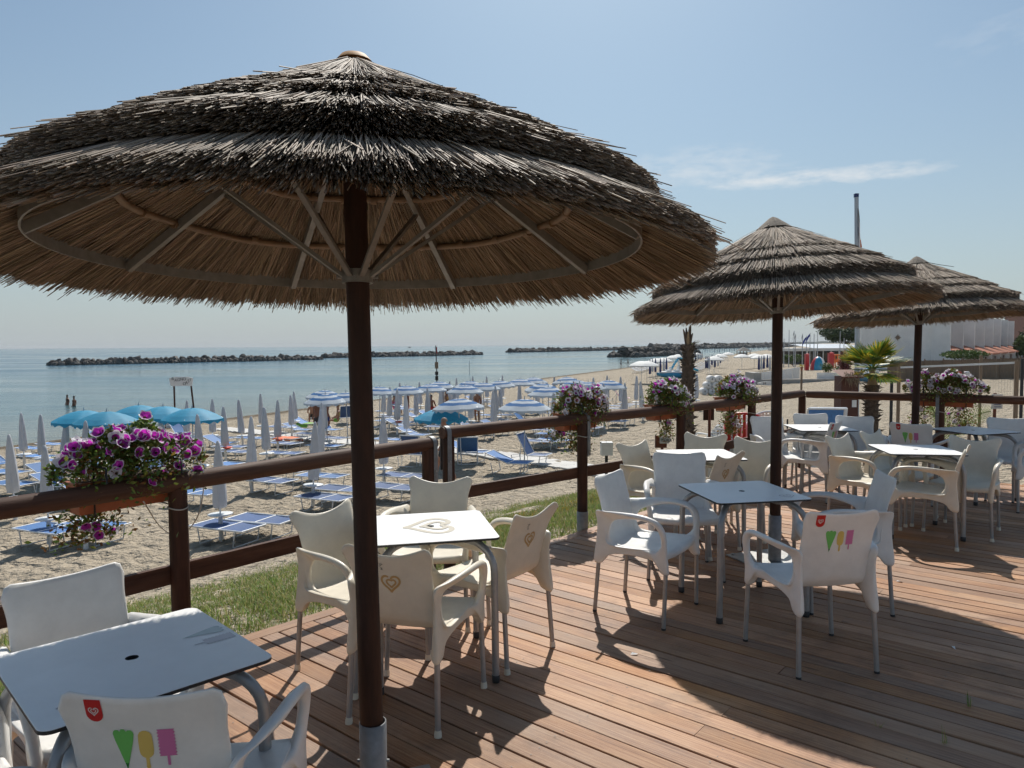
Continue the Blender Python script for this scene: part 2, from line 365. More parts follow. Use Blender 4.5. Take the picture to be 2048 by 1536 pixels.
def sand_mat():
    m = bpy.data.materials.new('sand'); m.use_nodes = True; t = m.node_tree; b = t.nodes['Principled BSDF']; L = t.links.new
    g = N(t, 'ShaderNodeNewGeometry'); pos = g.outputs['Position']
    def nz(scale, det=5, rough=.6, vec=None):
        n = N(t, 'ShaderNodeTexNoise'); n.inputs['Scale'].default_value = scale; n.inputs['Detail'].default_value = det; n.inputs['Roughness'].default_value = rough; L(vec or pos, n.inputs['Vector']); return n.outputs[0]
    sp = N(t, 'ShaderNodeSeparateXYZ'); L(pos, sp.inputs[0])
    s = mth(t, 'ADD', mth(t, 'MULTIPLY', mth(t, 'SUBTRACT', sp.outputs[0], SH0.x), -SHN.x), mth(t, 'MULTIPLY', mth(t, 'SUBTRACT', sp.outputs[1], SH0.y), -SHN.y))
    wob = mth(t, 'MULTIPLY_ADD', nz(.25, 4), 5.0, -2.5); s2 = mth(t, 'ADD', s, wob)
    r = N(t, 'ShaderNodeValToRGB'); e = r.color_ramp.elements
    e[0].position = .3; e[0].color = (.32, .265, .195, 1); e[1].position = .72; e[1].color = (.50, .425, .325, 1)
    L(mth(t, 'ADD', mth(t, 'MULTIPLY', nz(.35, 4), .45), mth(t, 'MULTIPLY', nz(7, 4), .55)), r.inputs[0])
    wet = N(t, 'ShaderNodeMixRGB'); L(r.outputs[0], wet.inputs[1]); wet.inputs[2].default_value = (.17, .125, .08, 1)
    wf = mth(t, 'MULTIPLY_ADD', s2, -.35, 1.25, clamp=True); L(wf, wet.inputs[0])
    # seaweed wrack along the high-water line
    wr = N(t, 'ShaderNodeMixRGB'); L(wet.outputs[0], wr.inputs[1]); wr.inputs[2].default_value = (.045, .035, .02, 1)
    band = mth(t, 'SUBTRACT', 1.0, mth(t, 'ABSOLUTE', mth(t, 'MULTIPLY', mth(t, 'SUBTRACT', s2, 1.2), 1.1)), clamp=True)
    L(mth(t, 'MULTIPLY', mth(t, 'MULTIPLY', band, mth(t, 'MULTIPLY_ADD', nz(2.2, 5, .7), 4, -1.4, clamp=True)), .8), wr.inputs[0])
    # soil under the grass bank
    L(wr.outputs[0], b.inputs['Base Color'])
    b.inputs['Roughness'].default_value = .9; b.inputs['Specular IOR Level'].default_value = .2
    bp = N(t, 'ShaderNodeBump'); bp.inputs['Strength'].default_value = 1.0; bp.inputs['Distance'].default_value = .30
    vo = N(t, 'ShaderNodeTexVoronoi', feature='SMOOTH_F1'); vo.inputs['Scale'].default_value = 2.6; vo.inputs['Smoothness'].default_value = .6
    wv_ = N(t, 'ShaderNodeVectorMath', operation='ADD'); nc = N(t, 'ShaderNodeTexNoise'); nc.inputs['Scale'].default_value = 1.7; L(pos, nc.inputs['Vector']); L(pos, wv_.inputs[0]); L(nc.outputs['Color'], wv_.inputs[1]); L(wv_.outputs[0], vo.inputs['Vector'])
    L(mth(t, 'ADD', mth(t, 'ADD', nz(4.2, 3, .55), mth(t, 'MULTIPLY', nz(13, 4), .30)), mth(t, 'MULTIPLY', vo.outputs['Distance'], .55)), bp.inputs['Height']); L(bp.outputs[0], b.inputs['Normal'])
    return m
M['sand'] = sand_mat()
def sea_mat():
    m = bpy.data.materials.new('sea'); m.use_nodes = True; t = m.node_tree; b = t.nodes['Principled BSDF']; L = t.links.new
    g = N(t, 'ShaderNodeNewGeometry'); pos = g.outputs['Position']
    mp = N(t, 'ShaderNodeMapping'); L(pos, mp.inputs[0]); mp.inputs['Rotation'].default_value = (0, 0, R(-12)); mp.inputs['Scale'].default_value = (.22, 1.0, 1)
    def nz(scale, det=5, rough=.55):
        n = N(t, 'ShaderNodeTexNoise'); n.inputs['Scale'].default_value = scale; n.inputs['Detail'].default_value = det; n.inputs['Roughness'].default_value = rough; L(mp.outputs[0], n.inputs['Vector']); return n.outputs[0]
    sp = N(t, 'ShaderNodeSeparateXYZ'); L(pos, sp.inputs[0])
    s = mth(t, 'ADD', mth(t, 'MULTIPLY', mth(t, 'SUBTRACT', sp.outputs[0], SH0.x), SHN.x), mth(t, 'MULTIPLY', mth(t, 'SUBTRACT', sp.outputs[1], SH0.y), SHN.y))
    r = N(t, 'ShaderNodeValToRGB'); e = r.color_ramp.elements      # shallow sandy water near the shore, deeper blue-green out
    e[0].position = 0; e[0].color = (.16, .165, .13, 1); e[1].position = 1; e[1].color = (.015, .085, .14, 1)
    k = e.new(.12); k.color = (.06, .13, .15, 1)
    L(mth(t, 'DIVIDE', s, 160.0, clamp=True), r.inputs[0]); L(r.outputs[0], b.inputs['Base Color'])
    b.inputs['IOR'].default_value = 1.33; b.inputs['Specular IOR Level'].default_value = .5
    # wind lanes: smooth slicks against rippled water
    lane = mth(t, 'MULTIPLY_ADD', nz(.05, 4), 4.0, -1.5, clamp=True)
    L(mth(t, 'MULTIPLY_ADD', lane, .12, .07), b.inputs['Roughness'])
    h = mth(t, 'ADD', mth(t, 'MULTIPLY', nz(1.5, 4), 1.0), mth(t, 'MULTIPLY', nz(.33, 3), 1.6))
    bp = N(t, 'ShaderNodeBump'); bp.inputs['Distance'].default_value = .22; L(mth(t, 'MULTIPLY_ADD', lane, .75, .12), bp.inputs['Strength'])
    L(h, bp.inputs['Height']); L(bp.outputs[0], b.inputs['Normal'])
    return m
M['sea'] = sea_mat()
def grass_mat():
    m = mat('grass', (.19, .265, .05), .6, island=.45, hue=.03, trans=.35, tone=((.42, .35, .15), .30)); return m
M['grass'] = grass_mat()
# ================================================================== the setting
rng = random.Random(7)
def build_ground():
    rad = [1.0]
    while rad[-1] < 90: rad.append(rad[-1] * (1.02 if rad[-1] < 8 else 1.0085 if rad[-1] < 32 else 1.014))
    while rad[-1] < 8800: rad.append(rad[-1] * 1.07)
    ang = list(np.radians(np.concatenate([np.linspace(-46, 46, 380), np.linspace(46, 314, 62)[1:-1]])))
    nA = len(ang); V = []
    for r in rad:
        for a in ang:
            x, y = r * math.sin(a), r * math.cos(a); z = ground(x, y)
            if 5 < r < 95 and abs(a) < .82:
                s = inland(x, y); d = deck_dist(x, y)
                k = sstep(1, 6, s) * sstep(.3, 3.5, d)
                if k > 0:
                    q = Vector((x * 2.3, y * 2.3, 0)); n1 = noise.noise(q); n2 = noise.noise(q * 2.7 + Vector((9, 3, 0)))
                    z += k * (.055 * n1 - .085 * max(0, n2 - .05) + .05 * noise.noise(q * .22))
            V.append((x, y, z))
    nR = len(rad); i = np.arange(nR - 1)[:, None] * nA; j = np.arange(nA)[None, :]; j2 = (j + 1) % nA
    Fa = np.stack([i + j, i + nA + j, i + nA + j2, i + j2], -1).reshape(-1, 4)
    o = link('ground', np_mesh('ground', V, Fa[:, ::-1], M['sand'])); tag(o, kind='structure'); return o
build_ground()
sm = MB(); B = 9300.0
sm.add([(-B, -1500, SEA), (B, -1500, SEA), (B, B, SEA), (-B, B, SEA)], [(0, 1, 2, 3)], 0, False)
tag(sm.build('sea', M['sea']), kind='structure')
# far low coast on the horizon, right of the beach
fc = MB(); pts = []
for i in range(41):
    t = i / 40; px = 1395 + 420 * t; d = 5200 - 900 * t
    h = 7 + 11 * t + 5 * noise.noise(Vector((i * .9, 0, 4))); p = atd(px, 690, d); pts.append((p.x, p.y, max(1, h * min(1, t * 8))))
P = [[(x, y, SEA - 1) for x, y, h in pts], [(x, y, SEA + h) for x, y, h in pts], [(x + 60, y + 300, SEA + h * .8) for x, y, h in pts], [(x + 90, y + 400, SEA - 1) for x, y, h in pts]]
fc.grid(P, 41, 4); tag(fc.build('far_coast', M['pine']), kind='structure')

# ------------------------------------------------------------------ deck
BA = R(-39.5); BD = Vector((math.cos(BA), math.sin(BA))); BN = Vector((-BD.y, BD.x)); PITCHB = .116
deck = empty('wooden_deck', (0, 0, 0)); tag(deck, kind='structure')
def clip_strip(o):
    lo, hi = -50, 50
    for i in range(4):
        a = DECK[i]; e = DECK[(i + 1) % 4] - a
        # inside: cross(e, p-a) <= 0
        p0 = BN * o - a; c0 = e.x * p0.y - e.y * p0.x; c1 = e.x * BD.y - e.y * BD.x
        if abs(c1) < 1e-9:
            if c0 > 0: return None
            continue
        t = -c0 / c1
        if c1 > 0: hi = min(hi, t)
        else: lo = max(lo, t)
    return (lo, hi) if hi - lo > .1 else None
PC = {}
def plank_mesh(L, w=.0945, th=.03):
    key = (round(L, 2), round(w, 3))
    if key in PC: return PC[key]
    c = .0025; prof = [(-w / 2, -th), (-w / 2, -c), (-w / 2 + c, 0), (w / 2 - c, 0), (w / 2, -c), (w / 2, -th)]
    nseg = max(2, int(L / .8)); V = []; b = MB()
    for i in range(nseg + 1):
        x = -L / 2 + L * i / nseg
        for y, z in prof: V.append((x, y, z))
    Fc = [(i * 6 + k, (i + 1) * 6 + k, (i + 1) * 6 + (k + 1) % 6, i * 6 + (k + 1) % 6) for i in range(nseg) for k in range(6)]
    Fc += [tuple(range(6)), tuple(nseg * 6 + k for k in range(6))[::-1]]
    b.add(V, [f[::-1] for f in Fc], 0, False); me = b.mesh('plank', M['deck']); PC[key] = me; return me
k0 = int(min(p.dot(BN) for p in DECK) / PITCHB); k1 = int(max(p.dot(BN) for p in DECK) / PITCHB) + 1
screws = []
for k in range(k0, k1 + 1):
    iv = clip_strip(k * PITCHB)
    if not iv: continue
    lo, hi = iv; lo += .10     # leaves room for the border board
    cuts = [lo]; x = lo + rng.choice((2.4, 3.6, 4.8, 5.4)) + rng.uniform(-.02, .02)
    while x < hi - .8: cuts.append(x); x += 5.4
    cuts.append(hi)
    for a, b in zip(cuts, cuts[1:]):
        L = round(b - a - .001, 2); mid = BD * ((a + b) / 2) + BN * (k * PITCHB + rng.uniform(-.0015, .0015))
        if mid.y + abs(BD.y) * L / 2 < .6: continue
        o = link('plank', plank_mesh(L, rng.choice((.1075, .1055, .109, .1105))), deck, (mid.x, mid.y, rng.uniform(-.003, .001)), (rng.uniform(-.018, .018), rng.uniform(-.0008, .0008), BA + rng.uniform(-.0016, .0016)))
        xx = math.ceil(a / .6) * .6
        while xx < b:
            for s_ in (-.031, .031): screws.append(BD * (xx + rng.uniform(-.008, .008)) + BN * (k * PITCHB + s_))
            xx += .6
bb = MB()                                                   # border board along the seaward edge
for i in range(4):
    a = E0 + EDGE * (3.55 * i + .003); b = E0 + EDGE * min(3.55 * (i + 1), (E1 - E0).length - .02)
    off = Vector((EDGE.y, -EDGE.x)) * .052; mid = (a + b) / 2 + off
    link('border_plank', plank_mesh(round((b - a).length - .006, 2), .1), deck, (mid.x, mid.y, .001), (0, 0, EA))
sm = MB()
for p in screws:
    if p.y > 1.5 and p.length < 8 and rng.random() < .6:
        V = [(p.x + .0036 * math.cos(q), p.y + .0036 * math.sin(q), .0018) for q in [i * math.pi / 3 for i in range(6)]]; sm.add(V, [tuple(range(6))], 0, False)
o = sm.build('screws', M['screw'], deck); tag(o, kind='stuff')
# dark joists and soil below the boards
j = MB()
for i in range(-8, 14):
    iv = []
    c = BD * (i * .6)
    a = c + BN * -3; b = c + BN * 10.6
    # clip joist to deck
    tt = [t / 60 for t in range(61) if deck_dist(*(a + (b - a) * (t / 60))) == 0]
    if len(tt) > 3:
        p, q = a + (b - a) * min(tt), a + (b - a) * max(tt); j.bar((p.x, p.y, -.085), (q.x, q.y, -.085), .05, .10)
j.build('joists', M['post_wood'], deck)

# ------------------------------------------------------------------ grass bank
def blades(name, pts, hmin, hmax, width, mt, seed, lean=.5):
    r = np.random.default_rng(seed); n = len(pts); P = np.array(pts, np.float32)
    h = r.uniform(hmin, hmax, n) * r.uniform(.6, 1.2, n); a = r.uniform(0, 6.283, n); l = r.uniform(.1, lean, n) * h
    dx, dy = np.cos(a), np.sin(a); w = width * r.uniform(.6, 1.3, n); tx, ty = -dy * w / 2, dx * w / 2
    V = np.zeros((n, 5, 3), np.float32)
    V[:, 0] = P + np.stack([tx, ty, 0 * h], 1); V[:, 1] = P - np.stack([tx, ty, 0 * h], 1)
    mid = P + np.stack([dx * l * .35, dy * l * .35, h * .6], 1)
    V[:, 2] = mid - np.stack([tx * .8, ty * .8, 0 * h], 1); V[:, 3] = mid + np.stack([tx * .8, ty * .8, 0 * h], 1)
    V[:, 4] = P + np.stack([dx * l, dy * l, h * .98], 1)
    b = np.arange(n)[:, None] * 5
    Fa = np.concatenate([b + np.array([[0, 1, 2]]), b + np.array([[0, 2, 3]]), b + np.array([[3, 2, 4]])])
    return np_mesh(name, V.reshape(-1, 3), Fa, mt)
gp = []; nr = random.Random(3)
EN = Vector((-EDGE.y, EDGE.x))
for i in range(210000):
    u = nr.uniform(0, 15.5); d = abs(nr.gauss(0, 1)) * 2.1 + nr.uniform(0, 1.2)
    p = E0 + EDGE * u + EN * (d + .03)
    dl = 5.6 + 1.2 * noise.noise(Vector((u * .35, 0, 5)))
    if d > dl: continue
    dens = noise.noise(Vector((p.x * 1.1, p.y * 1.1, 0))) * .75 + noise.noise(Vector((p.x * 3.7, p.y * 3.7, 2))) * .55 + .46 - .12 * max(0, d - 3) - .05 * max(0, 5 - u)
    if dens < nr.uniform(-.25, .5): continue
    if p.y < 1: continue
    gp.append((p.x, p.y, ground(p.x, p.y) - .005))
for i in range(9000):                                        # narrow strip beyond the right-hand rail
    t = nr.random(); p = E1.lerp(E2, t); q = (E2 - E1).normalized(); nn = Vector((-q.y, q.x)); p = p + nn * (abs(nr.gauss(0, .5)) + .03)
    if noise.noise(Vector((p.x * 2, p.y * 2, 9))) + .35 > nr.random(): gp.append((p.x, p.y, ground(p.x, p.y) - .005))
tag(link('grass', blades('grass', gp, .025, .085, .0065, M['grass'], 5, 1.4)), 'sparse green and straw-coloured grass on the sandy bank beside the deck', 'grass', kind='stuff')
yp = []
for i in range(5000):                                        # low yellow-flowering ground cover between deck and sand
    c = at(1100, 1020, -.6); p = Vector((c.x, c.y)) + EDGE * nr.gauss(.1, .8) + EN * nr.gauss(-.1, .32)
    if deck_dist(p.x, p.y) > .05: yp.append((p.x, p.y, ground(p.x, p.y)))
M['yellow_cover'] = mat('yellow_cover', (.42, .27, .04), .7, island=.4, hue=.03, trans=.3, tone=((.12, .15, .03), .4))
tag(link('ground_cover', blades('ground_cover', yp, .02, .06, .014, M['yellow_cover'], 6, 1.5)), 'yellow flowering ground cover in the grass behind the flower-box post', 'ground cover', kind='stuff')
for px, py in ((1940, 1425), (1755, 1468), (1890, 1500)):
    p = at(px, py, -.03); pp = [(p.x + nr.gauss(0, .008), p.y + nr.gauss(0, .003), -.03) for _ in range(7)]
    o = link('grass_tuft', blades('grass_tuft', pp, .07, .11, .004, M['grass'], int(px), .5))
    tag(o, {1940: 'tuft of grass in a deck gap, farthest right of three', 1755: 'tuft of grass in a deck gap, leftmost of three', 1890: 'tuft of grass in a deck gap, nearest to the bottom edge'}[px], 'grass tuft', 'grass tufts growing through the deck')

# ------------------------------------------------------------------ log fence
RR = .050
def log_mesh(L, r, seed, n=16, axis='x'):
    """a peeled log with slight waves, knots and rounded ends"""
    b = MB(); ns = max(6, int(L / .12)); V = []
    for i in range(ns + 1):
        x = -L / 2 + L * i / ns; k = 1.0
        if i in (0, ns): k = .93
        for q in range(n):
            a = 2 * math.pi * q / n
            rr = r * k * (1 + .035 * noise.noise(Vector((x * 1.6, math.cos(a) * .8 + seed, math.sin(a) * .8))) + .02 * noise.noise(Vector((x * 7, math.cos(a) * 2 + seed, math.sin(a) * 2))))
            V.append((x, rr * math.cos(a), rr * math.sin(a)))
    b.add(V, [(i * n + q, i * n + (q + 1) % n, (i + 1) * n + (q + 1) % n, (i + 1) * n + q) for i in range(ns) for q in range(n)], 0, True)
    b.add(V[:n], [tuple(range(n))[::-1]], 0, False); b.add(V[-n:], [tuple(range(n))], 0, False)
    return b.mesh('log', M['rail_wood'])
def place_log(name, a, b, r, parent, seed, po):
    a = Vector(a) - Vector(po); b = Vector(b) - Vector(po); d = b - a
    o = link(name, log_mesh(d.length, r, seed), parent, (a + b) / 2); o.rotation_euler = (0, -math.asin(d.z / d.length), math.atan2(d.y, d.x)); return o
def fence_post(parent, x, y, ztop, po, r=.048, sleeve=False, zb=None):
    zb = ground(x, y) - .1 if zb is None else zb
    b = MB(); n = 14; V = []; Z = [zb, zb + .2, 0, .3, .6, ztop]
    b.lathe([(r * (1 + .03 * math.sin(i * 2.1)), z) for i, z in enumerate(Z)], n); b.lathe([(r, ztop), (.001, ztop)], n)
    o = b.build('post', M['post_wood'], parent, (x - po[0], y - po[1], 0))
    if sleeve:
        s = MB(); s.lathe([(r + .004, zb), (r + .004, .14), (r + .001, .143)], 14); s.build('post_sleeve', M['galv'], o)
    return o
def strap(parent, c, dirv, r, drop, po, drop2=.1):
    """galvanised band bent over the log"""
    c = Vector(c) - Vector(po); side = Vector((-dirv[1], dirv[0], 0)); pts = []
    q = r + .004
    pts.append(c - side * q + Vector((0, 0, -drop)))
    for i in range(9):
        a = math.pi * i / 8; pts.append(c - side * q * math.cos(a) + Vector((0, 0, q * math.sin(a))))
    pts.append(c + side * q + Vector((0, 0, -drop2)))
    b = MB(); D3 = Vector((dirv[0], dirv[1], 0))
    rows = [[p - D3 * .019 for p in pts], [p + D3 * .019 for p in pts]]
    nrm = []
    for i, p in enumerate(pts):
        t = (pts[min(i + 1, len(pts) - 1)] - pts[max(i - 1, 0)]).normalized(); nrm.append(D3.cross(t).normalized() * -.004)
    rows2 = [[p + m for p, m in zip(rw, nrm)] for rw in rows]
    b.grid(rows, len(pts), 2); b.grid(rows2, len(pts), 2, flip=True)
    b.grid([rows[0], rows2[0]], len(pts), 2, smooth=False, flip=True); b.grid([rows[1], rows2[1]], len(pts), 2, smooth=False)
    o = b.build('strap', M['galv'], parent)
    for zz in (drop * .55, drop * .9):
        sc = MB(); p = c - side * (q + .003) + Vector((0, 0, -zz)); sc.tube([p, p - side * .006], .007, 6); sc.build('screw', M['steel'], o)
    return o
def string(parent, x, y, z, r, po, loop=None):
    b = MB(); pts = [(x - po[0] + r * math.cos(a), y - po[1] + r * math.sin(a), z + .006 * math.sin(a * 2)) for a in np.linspace(0, 2 * math.pi, 20)]
    b.tube(pts, .0035, 6, cap=False); return b.build('string', M['rope'], parent)
rd1 = None
def section(label, pa, pb, z, posts, planks, straps, strings):
    """a straight run of fence from pa to pb, one top log, posts and lower board"""
    po = (pa[0], pa[1], 0); f = empty('log_fence', po); tag(f, label, 'fence', 'log fence around the deck')
    d = (Vector(pb) - Vector(pa)); L = d.length; d.normalize()
    place_log('top_rail', (pa[0], pa[1], z), (pb[0], pb[1], z), RR, f, pa[0] * 3, po)
    for i, (t, sl_) in enumerate(posts):
        p = Vector(pa) + d * t; fence_post(f, p.x, p.y, z - .03, po, sleeve=sl_, zb=None if not sl_ else -.05)
    for t0, t1, zc, hh in planks:
        a = Vector(pa) + d * t0; b = Vector(pa) + d * t1; s = Vector((-d.y, d.x)) * .03
        m = MB(); L2 = (b - a).length; m.box((0, 0, 0), (L2, .032, hh)); o = m.build('lower_board', M['rail_wood'], f, ((a.x + b.x) / 2 + s.x - po[0], (a.y + b.y) / 2 + s.y - po[1], zc)); o.rotation_euler = (0, 0, math.atan2(d.y, d.x))
    for t, drop, d2 in straps:
        p = Vector(pa) + d * t; strap(f, (p.x, p.y, z), (d.x, d.y), RR, drop, po, d2)
    for t, zz in strings:
        p = Vector(pa) + d * t; string(f, p.x, p.y, zz, .052, po)
    return f
def along(pa, pb, px, py, z):
    q = at(px, py, z); d = (Vector(pb) - Vector(pa)).normalized(); return (Vector((q.x, q.y)) - Vector(pa)).dot(d)
A1 = at(0, 1018, .965); B1 = at(868, 886, .965); dA = (Vector((B1.x, B1.y)) - Vector((A1.x, A1.y))).normalized()
pa1 = Vector((A1.x, A1.y)) - dA * 1.6; pb1 = Vector((B1.x, B1.y))
t350 = along(pa1, pb1, 350, 963, .965); L1 = (pb1 - pa1).length
section('dark log fence run behind the foreground table, ending at the left of two adjoining posts', pa1, pb1, .965, [(.15, False), (t350, False), (L1 - .06, False)], [(0, t350 - .03, .47, .10), (t350 + .03, L1 - .08, .47, .10)], [(L1 - .035, .36, .3)], [(t350, .83)])
A2 = at(884, 866, 1.0); K2 = at(1364, 817, 1.0); C2 = at(1605, 787, 1.0); pa2 = Vector((A2.x, A2.y)); pk2 = Vector((K2.x, K2.y)); pb2 = Vector((C2.x, C2.y)); L2 = (pk2 - pa2).length; L2b = (pb2 - pk2).length
t1171 = along(pa2, pk2, 1171, 838, 1.0); t1509 = along(pk2, pb2, 1509, 800, 1.0)
section('dark log fence run with one strapped flower-box post, right of the two adjoining posts', pa2, pk2, 1.0, [(.06, False), (t1171, True), (L2 - .02, False)],
        [(.1, t1171 - .03, .50, .095), (t1171 + .03, L2 - .05, .50, .095)], [(.035, .40, .3), (t1171 + .035, .34, .2)], [(t1171, .84)])
section('dark log fence run from the dead palm to the far corner post', pk2 + (pb2 - pk2).normalized() * .01, pb2, 1.0, [(t1509, False), (L2b - .02, False)], [(.05, t1509 - .03, .50, .095), (t1509 + .03, L2b - .05, .50, .095)], [], [(t1509, .84)])
C3 = at(1605, 788, 1.0); D3_ = at(2048, 801, 1.0); pa3 = Vector((C3.x, C3.y)); d3 = (Vector((D3_.x, D3_.y)) - pa3).normalized(); pa3 = pa3 + d3 * .05; pb3 = pa3 + d3 * 5.2
t1885 = along(pa3, pb3, 1882, 795, 1.0)
section('dark log fence run receding to the right edge behind the farthest tables', pa3, pb3, 1.0, [(t1885, False), (t1885 + 2.1, False)], [(.1, t1885 - .03, .45, .095), (t1885 + .03, 5.1, .45, .095)], [(t1885 - .03, .36, .2)], [(t1885, .83)])

# ------------------------------------------------------------------ breakwaters
def rock_mesh(seed):
    b = MB(); n, m = 8, 5; V = []; r_ = random.Random(seed); ph = r_.uniform(0, 9)
    for i in range(m + 1):
        th = math.pi * i / m
        for k in range(n):
            a = 2 * math.pi * k / n + .2 * i; d = Vector((math.sin(th) * math.cos(a), math.sin(th) * math.sin(a), math.cos(th)))
            q = 1 + .42 * noise.noise(d * 1.7 + Vector((ph, seed, 0))); V.append((d.x * q, d.y * q, d.z * q * .75))
    b.add(V, [(i * n + k, (i + 1) * n + k, (i + 1) * n + (k + 1) % n, i * n + (k + 1) % n) for i in range(m) for k in range(n)], 0, False)
    return b.mesh('boulder', M['rock'])
ROCKS = [rock_mesh(i) for i in range(7)]
def breakwater(label, pA, pB, width, height, size, single, seed):
    r = random.Random(seed); a = at(*pA, SEA); b = at(*pB, SEA); L = (b - a).length; d = (b - a) / L; s = Vector((-d.y, d.x, 0))
    if s.y < 0: s = -s
    root = empty('breakwater', a); tag(root, label, 'breakwater', 'breakwaters off the beach'); n = int(L / (size * 1.25))
    if single:
        for i in range(n):
            for rowo, zz in ((0, .1), (.5, .75), (1.0, .15)):
                p = d * (i + r.uniform(-.3, .3)) * (L / n) + s * (rowo * width) + Vector((0, 0, zz * height * r.uniform(.6, 1.15)))
                if (i < 2 or i > n - 3) and rowo == .5: p.z *= .5
                o = link('boulder', r.choice(ROCKS), root, p, (r.uniform(0, 6), r.uniform(0, 6), r.uniform(0, 6))); k = size * r.uniform(.65, 1.2); o.scale = (k, k, k * r.uniform(.8, 1.1))
    else:
        m = MB()
        for i in range(n * 3):
            me = r.choice(ROCKS); rot = Matrix.Rotation(r.uniform(0, 6), 3, 'Z') @ Matrix.Rotation(r.uniform(0, 6), 3, 'X'); k = size * r.uniform(.7, 1.25); ro = (i % 3)
            p = d * (i / 3 + r.uniform(-.3, .3)) * (L / n) + s * (ro * .5 * width) + Vector((0, 0, (.15, .8, .15)[ro] * height * r.uniform(.5, 1.1)))
            m.add([rot @ (v.co * k) + p for v in me.vertices], [tuple(q.vertices) for q in me.polygons], 0, False)
        o = m.build('boulders', M['rock'], root); tag(o, kind='stuff')
breakwater('long rock breakwater at left, nearest of the breakwaters', (112, 731), (648, 719), 5, 1.35, 1.2, True, 1)
breakwater('second rock breakwater, passing behind the big umbrella pole', (658, 716), (965, 709.5), 5, 1.5, 1.4, False, 2)
breakwater('third rock breakwater, thin dark line right of the marker pole', (1027, 705), (1330, 698.5), 6, 1.7, 1.8, False, 3)
breakwater('farthest rock breakwater, low line behind the dead palm', (1310, 699.5), (1600, 693.5), 8, 3.0, 3.5, False, 4)
breakwater('short rock groyne reaching out from the far beach', (1267, 715), (1400, 707), 9, 3.2, 1.7, False, 5)
# ================================================================== thatched parasols
def straw_set(r, n, rs, re, off, cz, rad, azj, bow=0.0, splay=0.0):
    """n straws lying on the cone: rs/re start and end radius ranges, off = height range above the cone"""
    a = r.uniform(0, 2 * math.pi, n); r0 = r.uniform(*rs, n); r1 = r.normal(re[0], re[1], n)
    da = r.normal(0, azj, n); o = r.uniform(off[0], off[1], n)
    k = np.stack([np.zeros(n), np.full(n, .55), np.ones(n)], 1)
    rr = r0[:, None] + (r1 - r0)[:, None] * k; aa = a[:, None] + da[:, None] * (k - .5)
    zz = cz(rr) + o[:, None] * (.55 + .45 * k) + (bow * k * (1 - k) * 4) + (splay * r.normal(0, 1, n))[:, None] * k ** 2
    C = np.stack([rr * np.cos(aa), rr * np.sin(aa), zz], -1)                      # n,3,3
    T = C[:, 2] - C[:, 0]; T /= np.linalg.norm(T, axis=1)[:, None]
    U = np.cross(T, np.array([0, 0, 1.0])); U /= np.linalg.norm(U, axis=1)[:, None]; Wv = np.cross(U, T)
    ph = r.uniform(0, 6.28, n); rd = rad * r.uniform(.65, 1.3, n)
    V = np.zeros((n, 3, 3, 3), np.float32)
    for j in range(3):
        q = ph + j * 2.0944; dv = (U * np.cos(q)[:, None] + Wv * np.sin(q)[:, None]) * rd[:, None]
        for i in range(3): V[:, i, j] = C[:, i] + dv * (1, .95, .75)[i]
    b = np.arange(n)[:, None] * 9; Fs = []
    for i in range(2):
        for j in range(3):
            Fs.append(b + np.array([[i * 3 + j, i * 3 + (j + 1) % 3, (i + 1) * 3 + (j + 1) % 3, (i + 1) * 3 + j]]))
    return V.reshape(-1, 3), np.concatenate(Fs)
def join_sets(sets):
    V = []; Fa = []; o = 0
    for v, f in sets: V.append(v); Fa.append(f + o); o += len(v)
    return np.concatenate(V), np.concatenate(Fa)
